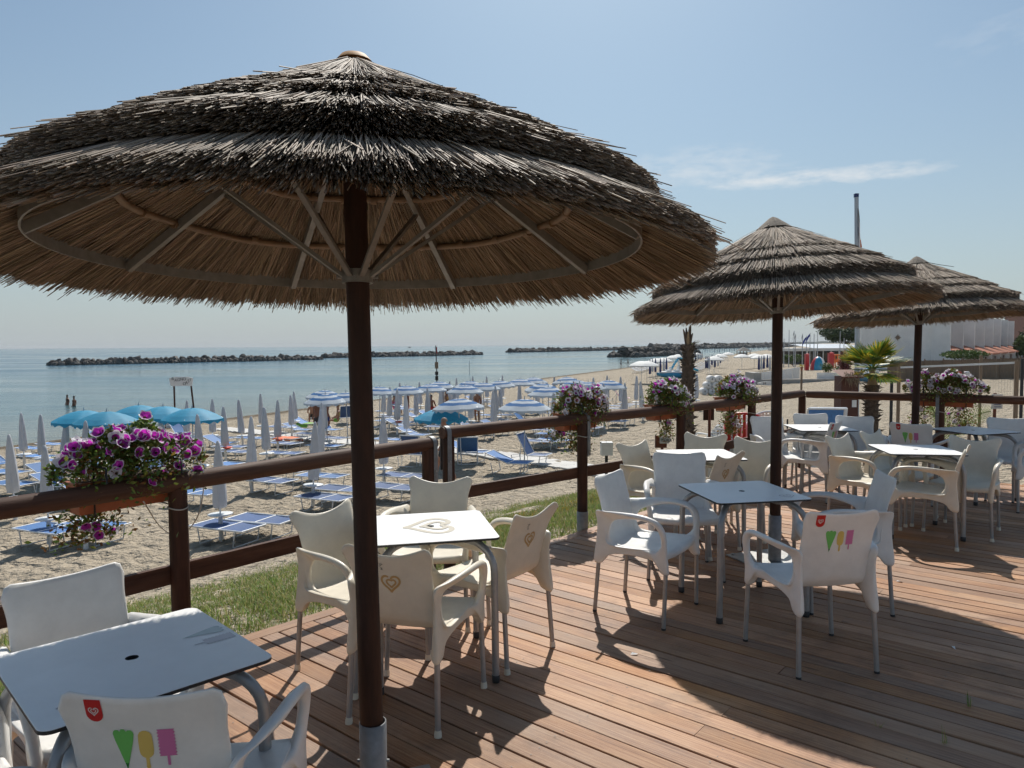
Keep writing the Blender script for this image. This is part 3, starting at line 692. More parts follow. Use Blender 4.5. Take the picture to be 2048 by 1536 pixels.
def parasol(label, base, Rm, zrim, zclamp, tilt, lean, dens, rad, seed, cap, az=0.0, peak=.03):
    r = np.random.default_rng(seed); slope = .55
    root = empty('thatched_parasol', base); tag(root, label, 'parasol', 'thatched parasols on the deck')
    can = Matrix.Rotation(R(tilt[0]), 4, 'X') @ Matrix.Rotation(R(tilt[1]), 4, 'Y') @ Matrix.Rotation(az, 4, 'Z')
    piv = Vector((lean[0] * zrim, lean[1] * zrim, zrim))
    top = Vector((lean[0] * 2.45, lean[1] * 2.45, zrim + Rm * slope))
    p = MB(); p.lathe([(.0375, 0)], 4) if False else None
    pp = MB(); pp.tube([(0, 0, .06), (lean[0] * 1.2, lean[1] * 1.2, 1.2), tuple(top)], [.041, .040, .038], 20); pole = pp.build('pole', M['umb_pole'], root)
    s = MB(); s.lathe([(.048, .012), (.048, .36), (.043, .362)], 20); s.tube([(.046, 0, .22), (.056, 0, .22)], .006, 6); s.tube([(-.046, 0, .22), (-.056, 0, .22)], .006, 6); s.build('sleeve', M['galv'], pole)
    bp = MB(); bp.box((0, 0, .006), (.52, .52, .008)); plate = bp.build('base_plate', M['steel'], root, None, (0, 0, R(20)))
    for sx in (-1, 1):
        for sy in (-1, 1): q = MB(); q.tube([(sx * .22, sy * .22, .01), (sx * .22, sy * .22, .024)], .013, 6); q.build('bolt', M['steel'], plate)
    frame = empty('canopy', piv, 0, root); frame.rotation_euler = can.to_euler()
    cz = lambda q: (Rm - q) * slope + peak * np.maximum(0, 1 - np.asarray(q) / (.5 * Rm)) ** 1.6
    n = lambda k: int(k * dens)
    # underside reeds, and a dark brown cone added behind them to block light
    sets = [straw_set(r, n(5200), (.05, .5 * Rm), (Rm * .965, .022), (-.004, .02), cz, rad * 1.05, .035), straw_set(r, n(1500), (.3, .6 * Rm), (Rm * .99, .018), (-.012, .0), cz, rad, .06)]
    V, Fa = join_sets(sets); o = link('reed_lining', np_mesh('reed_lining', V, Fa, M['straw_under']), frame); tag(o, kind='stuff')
    light_block = MB(); light_block.lathe([(.03, cz(.03) + .03), (Rm * .5, cz(Rm * .5) + .03), (Rm * .955, cz(Rm * .955) + .028)], 48); light_block.lathe([(Rm * .93, cz(Rm * .93) + .032), (Rm * .5, cz(Rm * .5) + .055), (.03, cz(.03) + .04)], 48); light_block.build('core', M['thatch_core'], frame)
    tiers = [(.50, 1.0, .012, .066, 11500), (.40, .86, .066, .134, 11500), (.29, .69, .088, .140, 8000), (.17, .535, .088, .134, 5600), (.03, .39, .062, .112, 4600)]
    for i, (a, e, o0, o1, cnt) in enumerate(tiers):
        ss = [straw_set(r, n(cnt), (a * Rm, (a + .16) * Rm if a > .04 else .07), (e * Rm, .0045 * Rm), (o0, o1), cz, rad, .028 if a > .04 else .05, bow=.006),
              straw_set(r, n(cnt * .028), (a * Rm, (a + .2) * Rm), (e * Rm * 1.015, .028 * Rm), (o1 - .012, o1 + .003), cz, rad, .07, splay=.007)]
        if i == 4: ss.append(straw_set(r, n(26), (.03, .1), (e * Rm * 1.1, .05), (o1, o1 + .02), cz, rad * .8, .2, bow=.01, splay=.03))
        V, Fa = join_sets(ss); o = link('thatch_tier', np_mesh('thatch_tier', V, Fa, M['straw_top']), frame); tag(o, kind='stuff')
    c = MB(); zc = float(cz(0)) + .05
    if cap == 'orange': c.lathe([(.062, zc - .016), (.045, zc + .004), (.015, zc + .014), (.001, zc + .015)], 20); c.build('cap', mat('cap_orange', (.42, .19, .04), .7, var=.3), frame)
    else: c.lathe([(.13, zc - .045), (.10, zc - .02), (.03, zc + .035), (.001, zc + .048)], 24, fn=lambda a, z: 1 + .03 * math.sin(a * 23)); c.build('cap', M['cap_straw'], frame)
    # metal frame under the thatch
    rr = Rm * .815; zz = cz(rr) - .015
    h = MB(); V = []; m = 72
    for k in range(m):
        a = 2 * math.pi * k / m
        for q, zq in ((rr - .003, zz - .028), (rr + .003, zz - .028), (rr + .003, zz + .028), (rr - .003, zz + .028)): V.append((q * math.cos(a), q * math.sin(a), zq))
    h.add(V, [(k * 4 + j, ((k + 1) % m) * 4 + j, ((k + 1) % m) * 4 + (j + 1) % 4, k * 4 + (j + 1) % 4) for k in range(m) for j in range(4)], 0, False); h.build('hoop', M['frame_metal'], frame)
    zi = zclamp - zrim
    for k in range(8):
        a = 2 * math.pi * (k + .5) / 8; d = Vector((math.cos(a), math.sin(a), 0))
        b = MB(); b.bar(d * .045 + Vector((0, 0, cz(.045) - .035)), d * (rr - .004) + Vector((0, 0, cz(rr) - .04)), .022, .03); b.build('rib', M['frame_metal'], frame)
        b = MB(); b.bar(d * .05 + Vector((0, 0, zi)), d * (Rm * .44) + Vector((0, 0, cz(Rm * .44) - .045)), .018, .012); b.build('strut', M['frame_metal'], frame)
    b = MB(); b.lathe([(.044, zi - .022), (.052, zi - .022), (.052, zi + .022), (.044, zi + .022)], 20, smooth=False)
    for k in range(4): a = math.pi * k / 2; b.tube([(.05 * math.cos(a), .05 * math.sin(a), zi), (.07 * math.cos(a), .07 * math.sin(a), zi)], .007, 6)
    b.build('clamp', M['frame_metal'], frame)
    for q in (.40, .62):
        b = MB(); rq = Rm * q; zq = cz(rq) - .018
        b.tube([(rq * math.cos(t) * (1 + .006 * math.sin(t * 9)), rq * math.sin(t), zq + .006 * math.sin(t * 5)) for t in np.linspace(0, 2 * math.pi, 64)], .013, 7, cap=False)
        for t in np.linspace(0, 2 * math.pi, 26)[:-1]:
            d = Vector((math.cos(t), math.sin(t), 0)); tn = Vector((-d.y, d.x, 0)); cc = d * rq + Vector((0, 0, zq)); b.tube([cc - tn * .012, cc + tn * .012], .0165, 7)
        b.build('batten', M['bamboo'], frame)
    return root
parasol('big thatched parasol in the foreground, its dark pole left of the picture middle', (-.497, 2.50, 0), 1.17, 1.915, 1.915, (-2.6, -.4), (-.014, 0), 1.3, .0021, 11, 'orange', .12, .05)
parasol('thatched parasol right of the picture middle, its pole behind the middle white table', (2.02, 5.56, 0), 1.07, 1.925, 1.925, (-3.2, -2.6), (0, 0), .8, .0029, 12, 'straw', .9)
parasol('farthest thatched parasol at the right, partly behind the middle one', (4.62, 8.35, 0), 1.10, 1.93, 1.90, (-3.0, -1.8), (.012, 0), .5, .0042, 13, 'straw', 2.1)

# ================================================================== tables
def rsquare(h, rad, n):
    pts = []
    for cx, cy, a0 in ((h - rad, h - rad, 0), (-h + rad, h - rad, 90), (-h + rad, -h + rad, 180), (h - rad, -h + rad, 270)):
        for i in range(n): a = R(a0 + 90 * i / (n - 1)); pts.append((cx + rad * math.cos(a), cy + rad * math.sin(a)))
    return pts
TH = .735
def heart_pts(s, n=40, t0=0.0, t1=1.0):
    out = []
    for i in range(n + 1):
        t = 2 * math.pi * (t0 + (t1 - t0) * i / n)
        out.append((s * 16 * math.sin(t) ** 3 / 16, s * (13 * math.cos(t) - 5 * math.cos(2 * t) - 2 * math.cos(3 * t) - math.cos(4 * t)) / 16))
    return out
def stroke(b, pts, w, f, mt=0, lift=0.0):
    """a ribbon of width w along 2-D pts, mapped by f(x, y) onto a surface"""
    L = []; Rr = []; n = len(pts)
    for i in range(n):
        a = Vector(pts[max(i - 1, 0)]); c = Vector(pts[min(i + 1, n - 1)]); d = c - a
        if d.length < 1e-9: d = Vector((1, 0))
        d.normalize(); q = Vector((-d.y, d.x)) * w / 2 * (1 if 1 < i < n - 2 else .75); p = Vector(pts[i]); li = Vector((0, 0, lift * i)); L.append(Vector(f(*(p + q))) + li); Rr.append(Vector(f(*(p - q))) + li)
    b.grid([L, Rr], n, 2, mt)
def rows_shape(b, rows, f, mt=0, nx=4):
    P = [[f(xl + (xr - xl) * i / nx, y) for i in range(nx + 1)] for y, xl, xr in rows]; b.grid(P, nx + 1, len(rows), mt)
def make_table():
    root = empty('cafe_table'); h = .31
    outer = rsquare(h, .035, 9); n = len(outer); hole = [(.019 * math.cos(R(5 + 90 * i / 9)), .019 * math.sin(R(5 + 90 * i / 9))) for i in range(36)]
    b = MB(); z0, z1 = TH - .012, TH
    def ring(pts, z): return [(x, y, z) for x, y in pts]
    midr = [((x + 4 * a) / 5, (y + 4 * c) / 5) for (x, y), (a, c) in zip(outer, hole)]
    loops = [ring(hole, z0), ring(hole, z1), ring(midr, z1), ring([(x * .994, y * .994) for x, y in outer], z1), ring(outer, z1 - .0018), ring(outer, z0), ring(hole, z0)]
    mats_ = [1, 0, 0, 0, 1, 1]
    for k in range(6):
        V = loops[k] + loops[k + 1]; b.add(V, [(i, (i + 1) % n, n + (i + 1) % n, n + i)[::-1] for i in range(n)], mats_[k], False)
    b.build('table_top', [M['table_top'], M['black']], root)
    for sx in (-1, 1):
        for sy in (-1, 1):
            pts = [(sx * .285, sy * .285, .012), (sx * .282, sy * .282, .56)]
            for i in range(1, 8):
                a = R(90 * i / 7); k = .282 - .105 * (1 - math.cos(a)); pts.append((sx * k, sy * k, .56 + .135 * math.sin(a)))
            pts.append((sx * .07, sy * .07, .705)); l = MB(); l.tube(pts, .0185, 12)
            leg = l.build('leg', M['alu'], root); c = MB(); c.lathe([(.001, 0), (.0195, 0), (.0205, .012), (.0205, .035), (.0186, .037)], 12, (sx * .285, sy * .285, 0)); c.build('foot_cap', M['dark_cap'], leg)
    b = MB(); b.box((0, 0, TH - .022), (.20, .20, .016)); b.build('bracket', M['steel'], root)
    return root
tp = snapshot(make_table()); T_USED = [False]
def place_table(x, y, ang, label):
    o = tp[0] if not T_USED[0] else copy_tree(tp); T_USED[0] = True
    o.location = (x, y, 0); o.rotation_euler = (0, 0, R(ang)); tag(o, label, 'table', 'square white cafe tables'); return o
TABLES = [place_table(-1.165, 2.18, 45, 'white square table in the foreground at lower left'),
          place_table(-.43, 3.78, 12.5, 'white table with large beige heart print behind the big parasol pole'),
          place_table(1.47, 4.64, 10, 'white table in front of the middle parasol pole'),
          place_table(1.60, 6.20, 3, 'white table ringed by cream chairs along the flower-box rail'),
          place_table(3.45, 8.15, -3, 'farthest white table, in the corner of the fence'),
          place_table(3.57, 6.42, -9, 'white glossy table with cream chairs at the right'),
          place_table(4.95, 7.80, 18, 'white table beside the right-hand fence and its flower box')]
tz = lambda x, y: (x, y, TH + .0012)
b = MB()
stroke(b, [(y * .9 + .0, -x) for x, y in heart_pts(.15, 60, .06, .93)], .030, lambda x, y: tz(x, y), 0, 8e-6); stroke(b, [(y * .9 + .02, -x + .0) for x, y in heart_pts(.075, 50, .05, .95)], .026, lambda x, y: (x, y, TH + .0022), 0, 8e-6); b.build('heart_print', M['heart_table'], TABLES[1])
b = MB(); stroke(b, heart_pts(.045, 40, .05, .93), .008, lambda x, y: tz(x + .2, y - .2)); stroke(b, heart_pts(.024, 40, .05, .93), .007, lambda x, y: tz(x + .2, y - .2)); me = b.mesh('heart_print', M['pale_print']); link('heart_print', me, TABLES[2])
link('heart_print', me, TABLES[0], None, (0, 0, R(-90)))
def popsicle(b, f, mt, kind, s=1.0):
    if kind == 'cone':
        for i in range(3): pass
        rows = [(.062 * s, -.024 * s, .024 * s)] + [(y * s, -w * s, w * s) for y, w in ((.055, .026), (.036, .0225), (.0, .0125), (-.028, .0045))]
        rows_shape(b, rows, f, mt[0]); rows_shape(b, [(-.028 * s, -.0045 * s, .0045 * s), (-.045 * s, -.0005, .0005)], f, mt[1])
        for cx in (-.016, 0, .016): rows_shape(b, [((.069 - .003 * (abs(cx) > 0)) * s, (cx - .004) * s, (cx + .004) * s), (.0615 * s, (cx - .008) * s, (cx + .008) * s)], f, mt[0])
    elif kind == 'oval':
        rows = [(y * s, -w * s, w * s) for y, w in ((.068, .004), (.064, .012), (.055, .017), (.035, .0185), (.01, .0185), (-.003, .0165), (-.011, .010), (-.014, .0045), (-.03, .0045), (-.04, .0055), (-.046, .003))]
        rows_shape(b, rows, f, mt[0])
    else:
        rows = []
        for i in range(17): y = .07 - .08 * i / 16; w = .0205 + .0022 * math.cos(i * math.pi); rows.append((y * s, -w * s, w * s))
        rows_shape(b, rows, f, mt[0]); rows_shape(b, [(-.01 * s, -.0035 * s, .0035 * s), (-.038 * s, -.0035 * s, .0035 * s)], f, mt[1])
for kind, mt_, ox in (('bar', 'pale_print', -.045), ('cone', 'pale_green_print', .035)):
    b = MB(); popsicle(b, lambda x, y, ox=ox: tz(-(ox + x) * -1 + .0, .2 + y) if False else tz(.215 + y * 1.0, ox + x), (0, 0), kind, 1.15); b.build('ice_lolly_print', M[mt_], TABLES[0], None, (0, 0, R(0)))

# ================================================================== chairs
def smooth_interp(keys, x):
    for (a, fa), (b, fb) in zip(keys, keys[1:]):
        if x <= b: t = (x - a) / (b - a); t = min(1, max(0, t)); t = t * t * (3 - 2 * t); return fa + (fb - fa) * t
    return keys[-1][1]
class Chair:
    def __init__(s, kind):
        s.k = kind
        s.prof = crom([(.232, .405), (.232, .432), (.205, .449), (.10, .447), (-.02, .440), (-.12, .440), (-.175, .452), (-.208, .49), (-.228, .56), (-.243, .64), (-.262, .74), (-.288, .84)], 4)
        s.nv = len(s.prof); s.kb = 28                       # index where the back begins to scale
    def top(s, u):
        a = abs(u)
        if s.k == 'A': return .832 + .020 * u * u - .050 * max(0, (a - .80) / .20) ** 3.0
        return .778 + .064 * a ** 2.0 - .045 * max(0, (a - .78) / .22) ** 2.4
    def width(s, z, seat):
        if seat: return .232
        if s.k == 'A': return smooth_interp([(.44, .226), (.50, .205), (.60, .190), (.72, .190), (.85, .205)], z)
        return smooth_interp([(.44, .226), (.50, .205), (.60, .186), (.70, .186), (.80, .208), (.88, .232)], z)
    def S(s, u, j):
        y, z = s.prof[j]; zb = s.prof[s.kb][1]
        if j > s.kb: f = (z - zb) / (.84 - zb); z = zb + (s.top(u) - zb) * f
        w = s.width(z, j <= 22)
        if j <= 8: w = .232 - .01 * (1 - j / 8) ** 2
        b = max(0, (z - .46) / .38)
        y2 = y
        if j > 24:
            t = min(1, (j - 24) / 6)
            y2 += t * (.030 * u * u - (.012 if s.k == 'A' else .055) * b * b * abs(u) ** 3)
        else:
            z -= .012 * (1 - u * u) * min(1, j / 6)
        if j < 8: z += .006 * u * u; y2 -= .012 * u * u
        return Vector((u * w, y2, z))
    def shell(s):
        nu = 19; us = [math.sin((-1 + 2 * i / (nu - 1)) * math.pi / 2) * .35 + (-1 + 2 * i / (nu - 1)) * .65 for i in range(nu)]
        P = [[s.S(u, j) for u in us] for j in range(s.nv)]
        Nn = []
        for j in range(s.nv):
            row = []
            for i in range(nu):
                a = P[j][min(i + 1, nu - 1)] - P[j][max(i - 1, 0)]; c = P[min(j + 1, s.nv - 1)][i] - P[max(j - 1, 0)][i]
                row.append(a.cross(c).normalized())
            Nn.append(row)
        h = .0042
        Fr = [[p + n * h for p, n in zip(a, b)] for a, b in zip(P, Nn)]; Bk = [[p - n * h for p, n in zip(a, b)] for a, b in zip(P, Nn)]
        s.P, s.Nn, s.us, s.h = P, Nn, us, h
        b = MB(); nv = s.nv; V = [p for r_ in Fr for p in r_] + [p for r_ in Bk for p in r_]; o = nu * nv; Fc = []
        for j in range(nv - 1):
            for i in range(nu - 1):
                q = (j * nu + i, j * nu + i + 1, (j + 1) * nu + i + 1, (j + 1) * nu + i); Fc.append(q); Fc.append(tuple(x + o for x in q[::-1]))
        # rounded rim
        loop = [i for i in range(nu)] + [j * nu + nu - 1 for j in range(1, nv)] + [(nv - 1) * nu + i for i in range(nu - 2, -1, -1)] + [j * nu for j in range(nv - 2, 0, -1)]
        cen = Vector((0, 0, 0)); base = len(V); nl = len(loop)
        for q, i in enumerate(loop):
            a, c = V[loop[q - 1]], V[loop[(q + 1) % nl]]; t = (c - a).normalized(); jj, ii = divmod(i, nu); out = t.cross(Nn[jj][ii]).normalized(); V.append((V[i] + V[i + o]) / 2 + out * .0045)
        for q in range(nl):
            q2 = (q + 1) % nl; Fc.append((loop[q2], loop[q], base + q, base + q2)); Fc.append((base + q2, base + q, loop[q] + o, loop[q2] + o))
        b.add(V, Fc, 0, True); return b
    def back_map(s, off=.0014):
        """(x, z) -> point just proud of the rear face of the back"""
        s.sgn = 1
        def f(x, z):
            lo, hi = 20, s.nv - 1
            u = x / .195
            for _ in range(3):
                best = None
                jj = lo
                while jj < hi and s.S(u, jj + 1).z < z: jj += 1
                a, c = s.S(u, jj), s.S(u, min(jj + 1, hi)); t = 0 if c.z == a.z else (z - a.z) / (c.z - a.z); t = min(1, max(0, t))
                p = a.lerp(c, t); w = p.x / u if abs(u) > 1e-6 else .19; u = x / (w if w else .19)
            e = .02; du = s.S(u + e, jj) - s.S(u - e, jj); n = du.cross(c - a).normalized(); return p + n * (s.h + off) * s.sgn
        return f
    def side(s, sg):
        O = [(-.258, .640), (-.18, .652), (-.08, .663), (.03, .669), (.12, .664), (.19, .643), (.229, .598), (.240, .54), (.240, .48), (.242, .42), (.246, .365), (.246, .328), (.208, .326), (.186, .372), (.10, .398), (-.05, .396), (-.165, .372), (-.212, .318), (-.262, .312), (-.268, .36), (-.256, .46), (-.250, .56)]
        I = [(-.125, .595), (-.075, .612), (-.02, .624), (.04, .631), (.105, .628), (.16, .610), (.190, .575), (.200, .535), (.198, .488), (.170, .458), (.16, .452), (.15, .45), (.12, .449), (.08, .448), (.03, .446), (-.05, .445), (-.11, .449), (-.135, .455), (-.155, .475), (-.165, .50), (-.165, .535), (-.152, .570)]
        XX = [.205, .232, .256, .270, .275, .275, .272, .266, .258, .250, .247, .246, .243, .238, .228, .216, .208, .204, .203, .202, .200, .199]
        TT = [.008, .015, .020, .022, .022, .021, .0195, .018, .017, .018, .0195, .019, .018, .012, .008, .008, .010, .017, .0175, .014, .010, .008]
        st = crom([o + i + (x, t) for o, i, x, t in zip(O, I, XX, TT)], 3, True); b = MB(); V = []; m = 10
        for oy, oz, iy, iz, x, t in st:
            o = Vector((0, oy, oz)); i = Vector((0, iy, iz)); d = i - o; L = d.length; d.normalize(); rad = min(t, L * .48)
            ctr = [(0, -1), (0, -1)]
            prof = [(0, 0), (.35 * rad, .75), (rad * 1.0, 1), (L * .5, 1), (L - rad, 1), (L - .35 * rad, .75), (L, 0), (L - rad, -1), (L * .5, -1), (rad, -1)]
            xi = x - .010
            for q, e in prof:
                p = o + d * q; xx = x + (xi - x) * q / L; V.append((sg * (xx + e * t), p.y, p.z))
        n = len(st); Fc = [(i * m + k, i * m + (k + 1) % m, ((i + 1) % n) * m + (k + 1) % m, ((i + 1) % n) * m + k) for i in range(n) for k in range(m)]
        if sg < 0: Fc = [f[::-1] for f in Fc]
        b.add(V, Fc, 0, True); return b
def make_chair(kind, deco):
    c = Chair(kind); root = empty('cafe_armchair'); pm = M['white_plastic'] if kind == 'A' else M['cream_plastic']
    c.shell().build('seat_shell', pm, root)
    for sg in (-1, 1): c.side(sg).build('armrest', pm, root)
    for sx in (-1, 1):
        for t, f in (((.246, .228, .36), (.262, .222, .0)), ((.203, -.237, .35), (.213, -.262, .0))):
            a = Vector((sx * t[0], t[1], t[2])); e = Vector((sx * f[0], f[1], f[2])); l = MB(); l.tube([a, a.lerp(e, .985)], .0128, 12); leg = l.build('leg', M['alu'], root)
            q = MB(); d = (e - a).normalized(); hh = .03 if kind == 'B' else .012; q.tube([e - d * hh, e - d * hh * .5, e], [.0138, .0165, .0165] if kind == 'B' else [.0135] * 3, 12); q.build('foot_cap', pm if kind == 'B' else M['dark_cap'], leg)
    f = c.back_map()
    g = lambda ox, oz: (lambda x, z: f(ox + x, oz + z))     # seen from behind, right is +x
    if deco == 'lolly':
        b = MB(); popsicle(b, g(-.052, .68), (0, 1), 'cone'); b.build('cone_print', [M['green_print'], M['dkgreen']], root)
        b = MB(); popsicle(b, g(.0, .68), (0, 0), 'oval', .95); b.build('lolly_print', [M['yellow_print']], root)
        b = MB(); popsicle(b, g(.05, .68), (0, 0), 'bar', .95); b.build('lolly_print', [M['pink_print']], root)
        b = MB(); h = g(-.115, .79); rows = [(.042, -.021, .021), (.02, -.0215, .0215), (.0, -.0215, .0215)] + [(-.0215 * math.sin(R(a)), -.0215 * math.cos(R(a)), .0215 * math.cos(R(a))) for a in (20, 40, 60, 78)]
        rows_shape(b, rows, h); o = b.build('logo_tab', M['red'], root)
        h2 = c.back_map(.0024); gg = lambda x, z: h2(-.115 + x, .80 + z); b = MB(); stroke(b, heart_pts(.0125, 30, .05, .9), .0022, gg); stroke(b, heart_pts(.0065, 30, .05, .9), .002, gg); b.build('heart_mark', M['white_plastic'], o)
    elif deco == 'heart':
        b = MB(); h = g(.0, .655); stroke(b, heart_pts(.042, 44, .04, .90), .010, h); stroke(b, [(x + .002, z - .001) for x, z in heart_pts(.021, 36, .05, .93)], .0085, h); b.build('heart_print', M['heart_print'], root)
        b = MB(); h = g(-.045, .735)
        for pts in ([(0, .012), (.008, .0), (-.002, -.004)], [(.012, .014), (.012, .004), (.018, .008)], [(.004, -.010), (.014, -.012), (.006, -.018), (.016, -.020)]): stroke(b, crom(pts, 4), .0022, h)
        b.build('ink_mark', M['black'], root)
    return snapshot(root)
PROTO = {'A': make_chair('A', None), 'L': make_chair('A', 'lolly'), 'B': make_chair('B', 'heart')}
USED = set()
def chair(kind, x, y, face, label, group='white armchairs on the deck'):
    o = PROTO[kind][0] if kind not in USED else copy_tree(PROTO[kind]); USED.add(kind)
    o.location = (x, y, 0); o.rotation_euler = (0, 0, R(face - 90)); tag(o, label, 'chair', 'cream armchairs on the deck' if kind == 'B' else group); return o
def chair_top(kind, px, py, face, label, z=None):
    """place a chair by the middle of its back's top edge"""
    z = z or (.832 if kind != 'B' else .775); p = at(px, py, z); a = R(face); chair(kind, p.x + .283 * math.cos(a), p.y + .283 * math.sin(a), face, label)
def chair_w(kind, x, y, face, label):
    a = R(face); chair(kind, x + .283 * math.cos(a), y + .283 * math.sin(a), face, label)
chair_top('L', 280, 1396, 92, 'white armchair with ice lolly prints nearest the camera at lower left')
chair_w('A', -1.665, 2.665, -41, 'plain white armchair on the fence side of the foreground table')
chair('A', -1.53, 1.82, 45, 'white armchair at the left edge, only one arm in the picture')
chair('B', -.79, 3.74, -35, 'cream armchair left of the heart-print table, half behind the big pole')
chair_top('B', 880, 968, -96, 'cream armchair on the fence side of the heart-print table')
chair('B', -.12, 3.97, 144, 'cream armchair with heart on its back, right of the heart-print table')
chair('B', -.46, 3.36, 74, 'cream armchair with heart on its back, nearest the big parasol pole')
chair('A', .85, 4.55, -35, 'plain white armchair left of the middle table, facing right')
chair('L', 1.60, 3.86, 98, 'white armchair with ice lolly prints in front of the middle table')
chair('A', 2.11, 4.66, 170, 'white armchair right of the middle table, seen edge-on')
chair_top('A', 1358, 908, -97, 'plain white armchair behind the middle table, facing the camera')
chair_w('B', 1.07, 6.42, -50, 'cream armchair below the flower boxes, leftmost at the rail-side table')
chair_w('B', 1.85, 6.97, -122, 'cream armchair at the rail-side table with its back to the fence')
chair_w('B', 2.22, 6.62, -128, 'cream armchair just left of the middle parasol pole, back to the fence')
chair_w('B', 1.70, 5.70, 132, 'cream armchair with heart on its back at the rail-side table')
chair_top('A', 1532, 834, -82, 'white armchair partly hidden behind the middle parasol pole')
chair_top('A', 1620, 829, -94, 'white armchair at the far corner table, in front of the corner post')
chair_top('A', 1709, 834, -110, 'white armchair right of the far corner table, in front of the palm')
chair_w('L', 3.44, 7.70, 139, 'white armchair with red tab at the far corner table, seen from behind')
chair_w('B', 3.07, 6.83, -54, 'cream armchair left of the glossy right-hand table')
chair_w('B', 3.54, 7.15, -52, 'cream armchair behind the glossy right-hand table, facing right')
chair('B', 3.49, 6.12, 143, 'cream armchair in front of the glossy right-hand table, seen from its side')
chair_w('B', 4.20, 6.60, -135, 'cream armchair right of the glossy right-hand table, facing it')
chair_w('L', 4.12, 7.52, 48, 'white armchair with ice lolly prints in front of the farthest parasol pole')
chair_top('A', 2016, 838, -115, 'white armchair at the right edge, back to the fence')
chair('A', 5.28, 7.20, 150, 'white armchair cut by the right edge of the picture, arm showing')
# ================================================================== flower boxes on the rail
def flower_mesh(kind):
    b = MB(); n = 20; rim = {'purple': .70, 'mixed': .48, 'white': .30}[kind]; R0 = .030
    rings = [(.10, -.026), (.22, -.016), (.42, -.006), (rim if rim > .45 else .5, -.002), (.80, .001), (1.0, .003)]
    V = []
    for i, (q, z) in enumerate(rings):
        for k in range(n):
            a = 2 * math.pi * k / n; lob = 1 - .16 * (q ** 2) * (.5 - .5 * math.cos(5 * a)) ** 2
            zz = z + .004 * q * q * math.cos(5 * a) + .0015 * (i == 5) * math.sin(9 * a); V.append((R0 * q * lob * math.cos(a), R0 * q * lob * math.sin(a), zz))
    c = {'purple': [2, 0, 0, 0, 1], 'mixed': [2, 0, 0, 1, 1], 'white': [3, 1, 1, 1, 1]}[kind]
    for i in range(5):
        b.add(V[i * n:(i + 2) * n], [(k, (k + 1) % n, n + (k + 1) % n, n + k) for k in range(n)], c[i], True)
    b.tube([(0, 0, -.024), (.002, .001, -.05)], [.0032, .0022], 5, cap=False, mat=3)
    return b.mesh('flower', [M['petal_purple'], M['petal_white'], M['petal_dark'], M['leaf']])
FL = {k: flower_mesh(k) for k in ('purple', 'mixed', 'white')}
def leaves(pts, size, seed, mt):
    r = np.random.default_rng(seed); n = len(pts); P = np.array(pts, np.float32)
    d = r.normal(0, 1, (n, 3)); d[:, 2] = np.abs(d[:, 2]) * .6 + .1; d /= np.linalg.norm(d, axis=1)[:, None]
    s = np.cross(d, r.normal(0, 1, (n, 3))); s /= np.linalg.norm(s, axis=1)[:, None]; L = size * r.uniform(.6, 1.4, n)[:, None]
    up = np.cross(s, d)
    V = np.stack([P, P + d * L * .5 + s * L * .26 + up * L * .08, P + d * L, P + d * L * .5 - s * L * .26 + up * L * .08], 1)
    b = np.arange(n)[:, None] * 4; return np_mesh('leaves', V.reshape(-1, 3), np.concatenate([b + np.array([[0, 1, 2]]), b + np.array([[0, 2, 3]])]), mt)
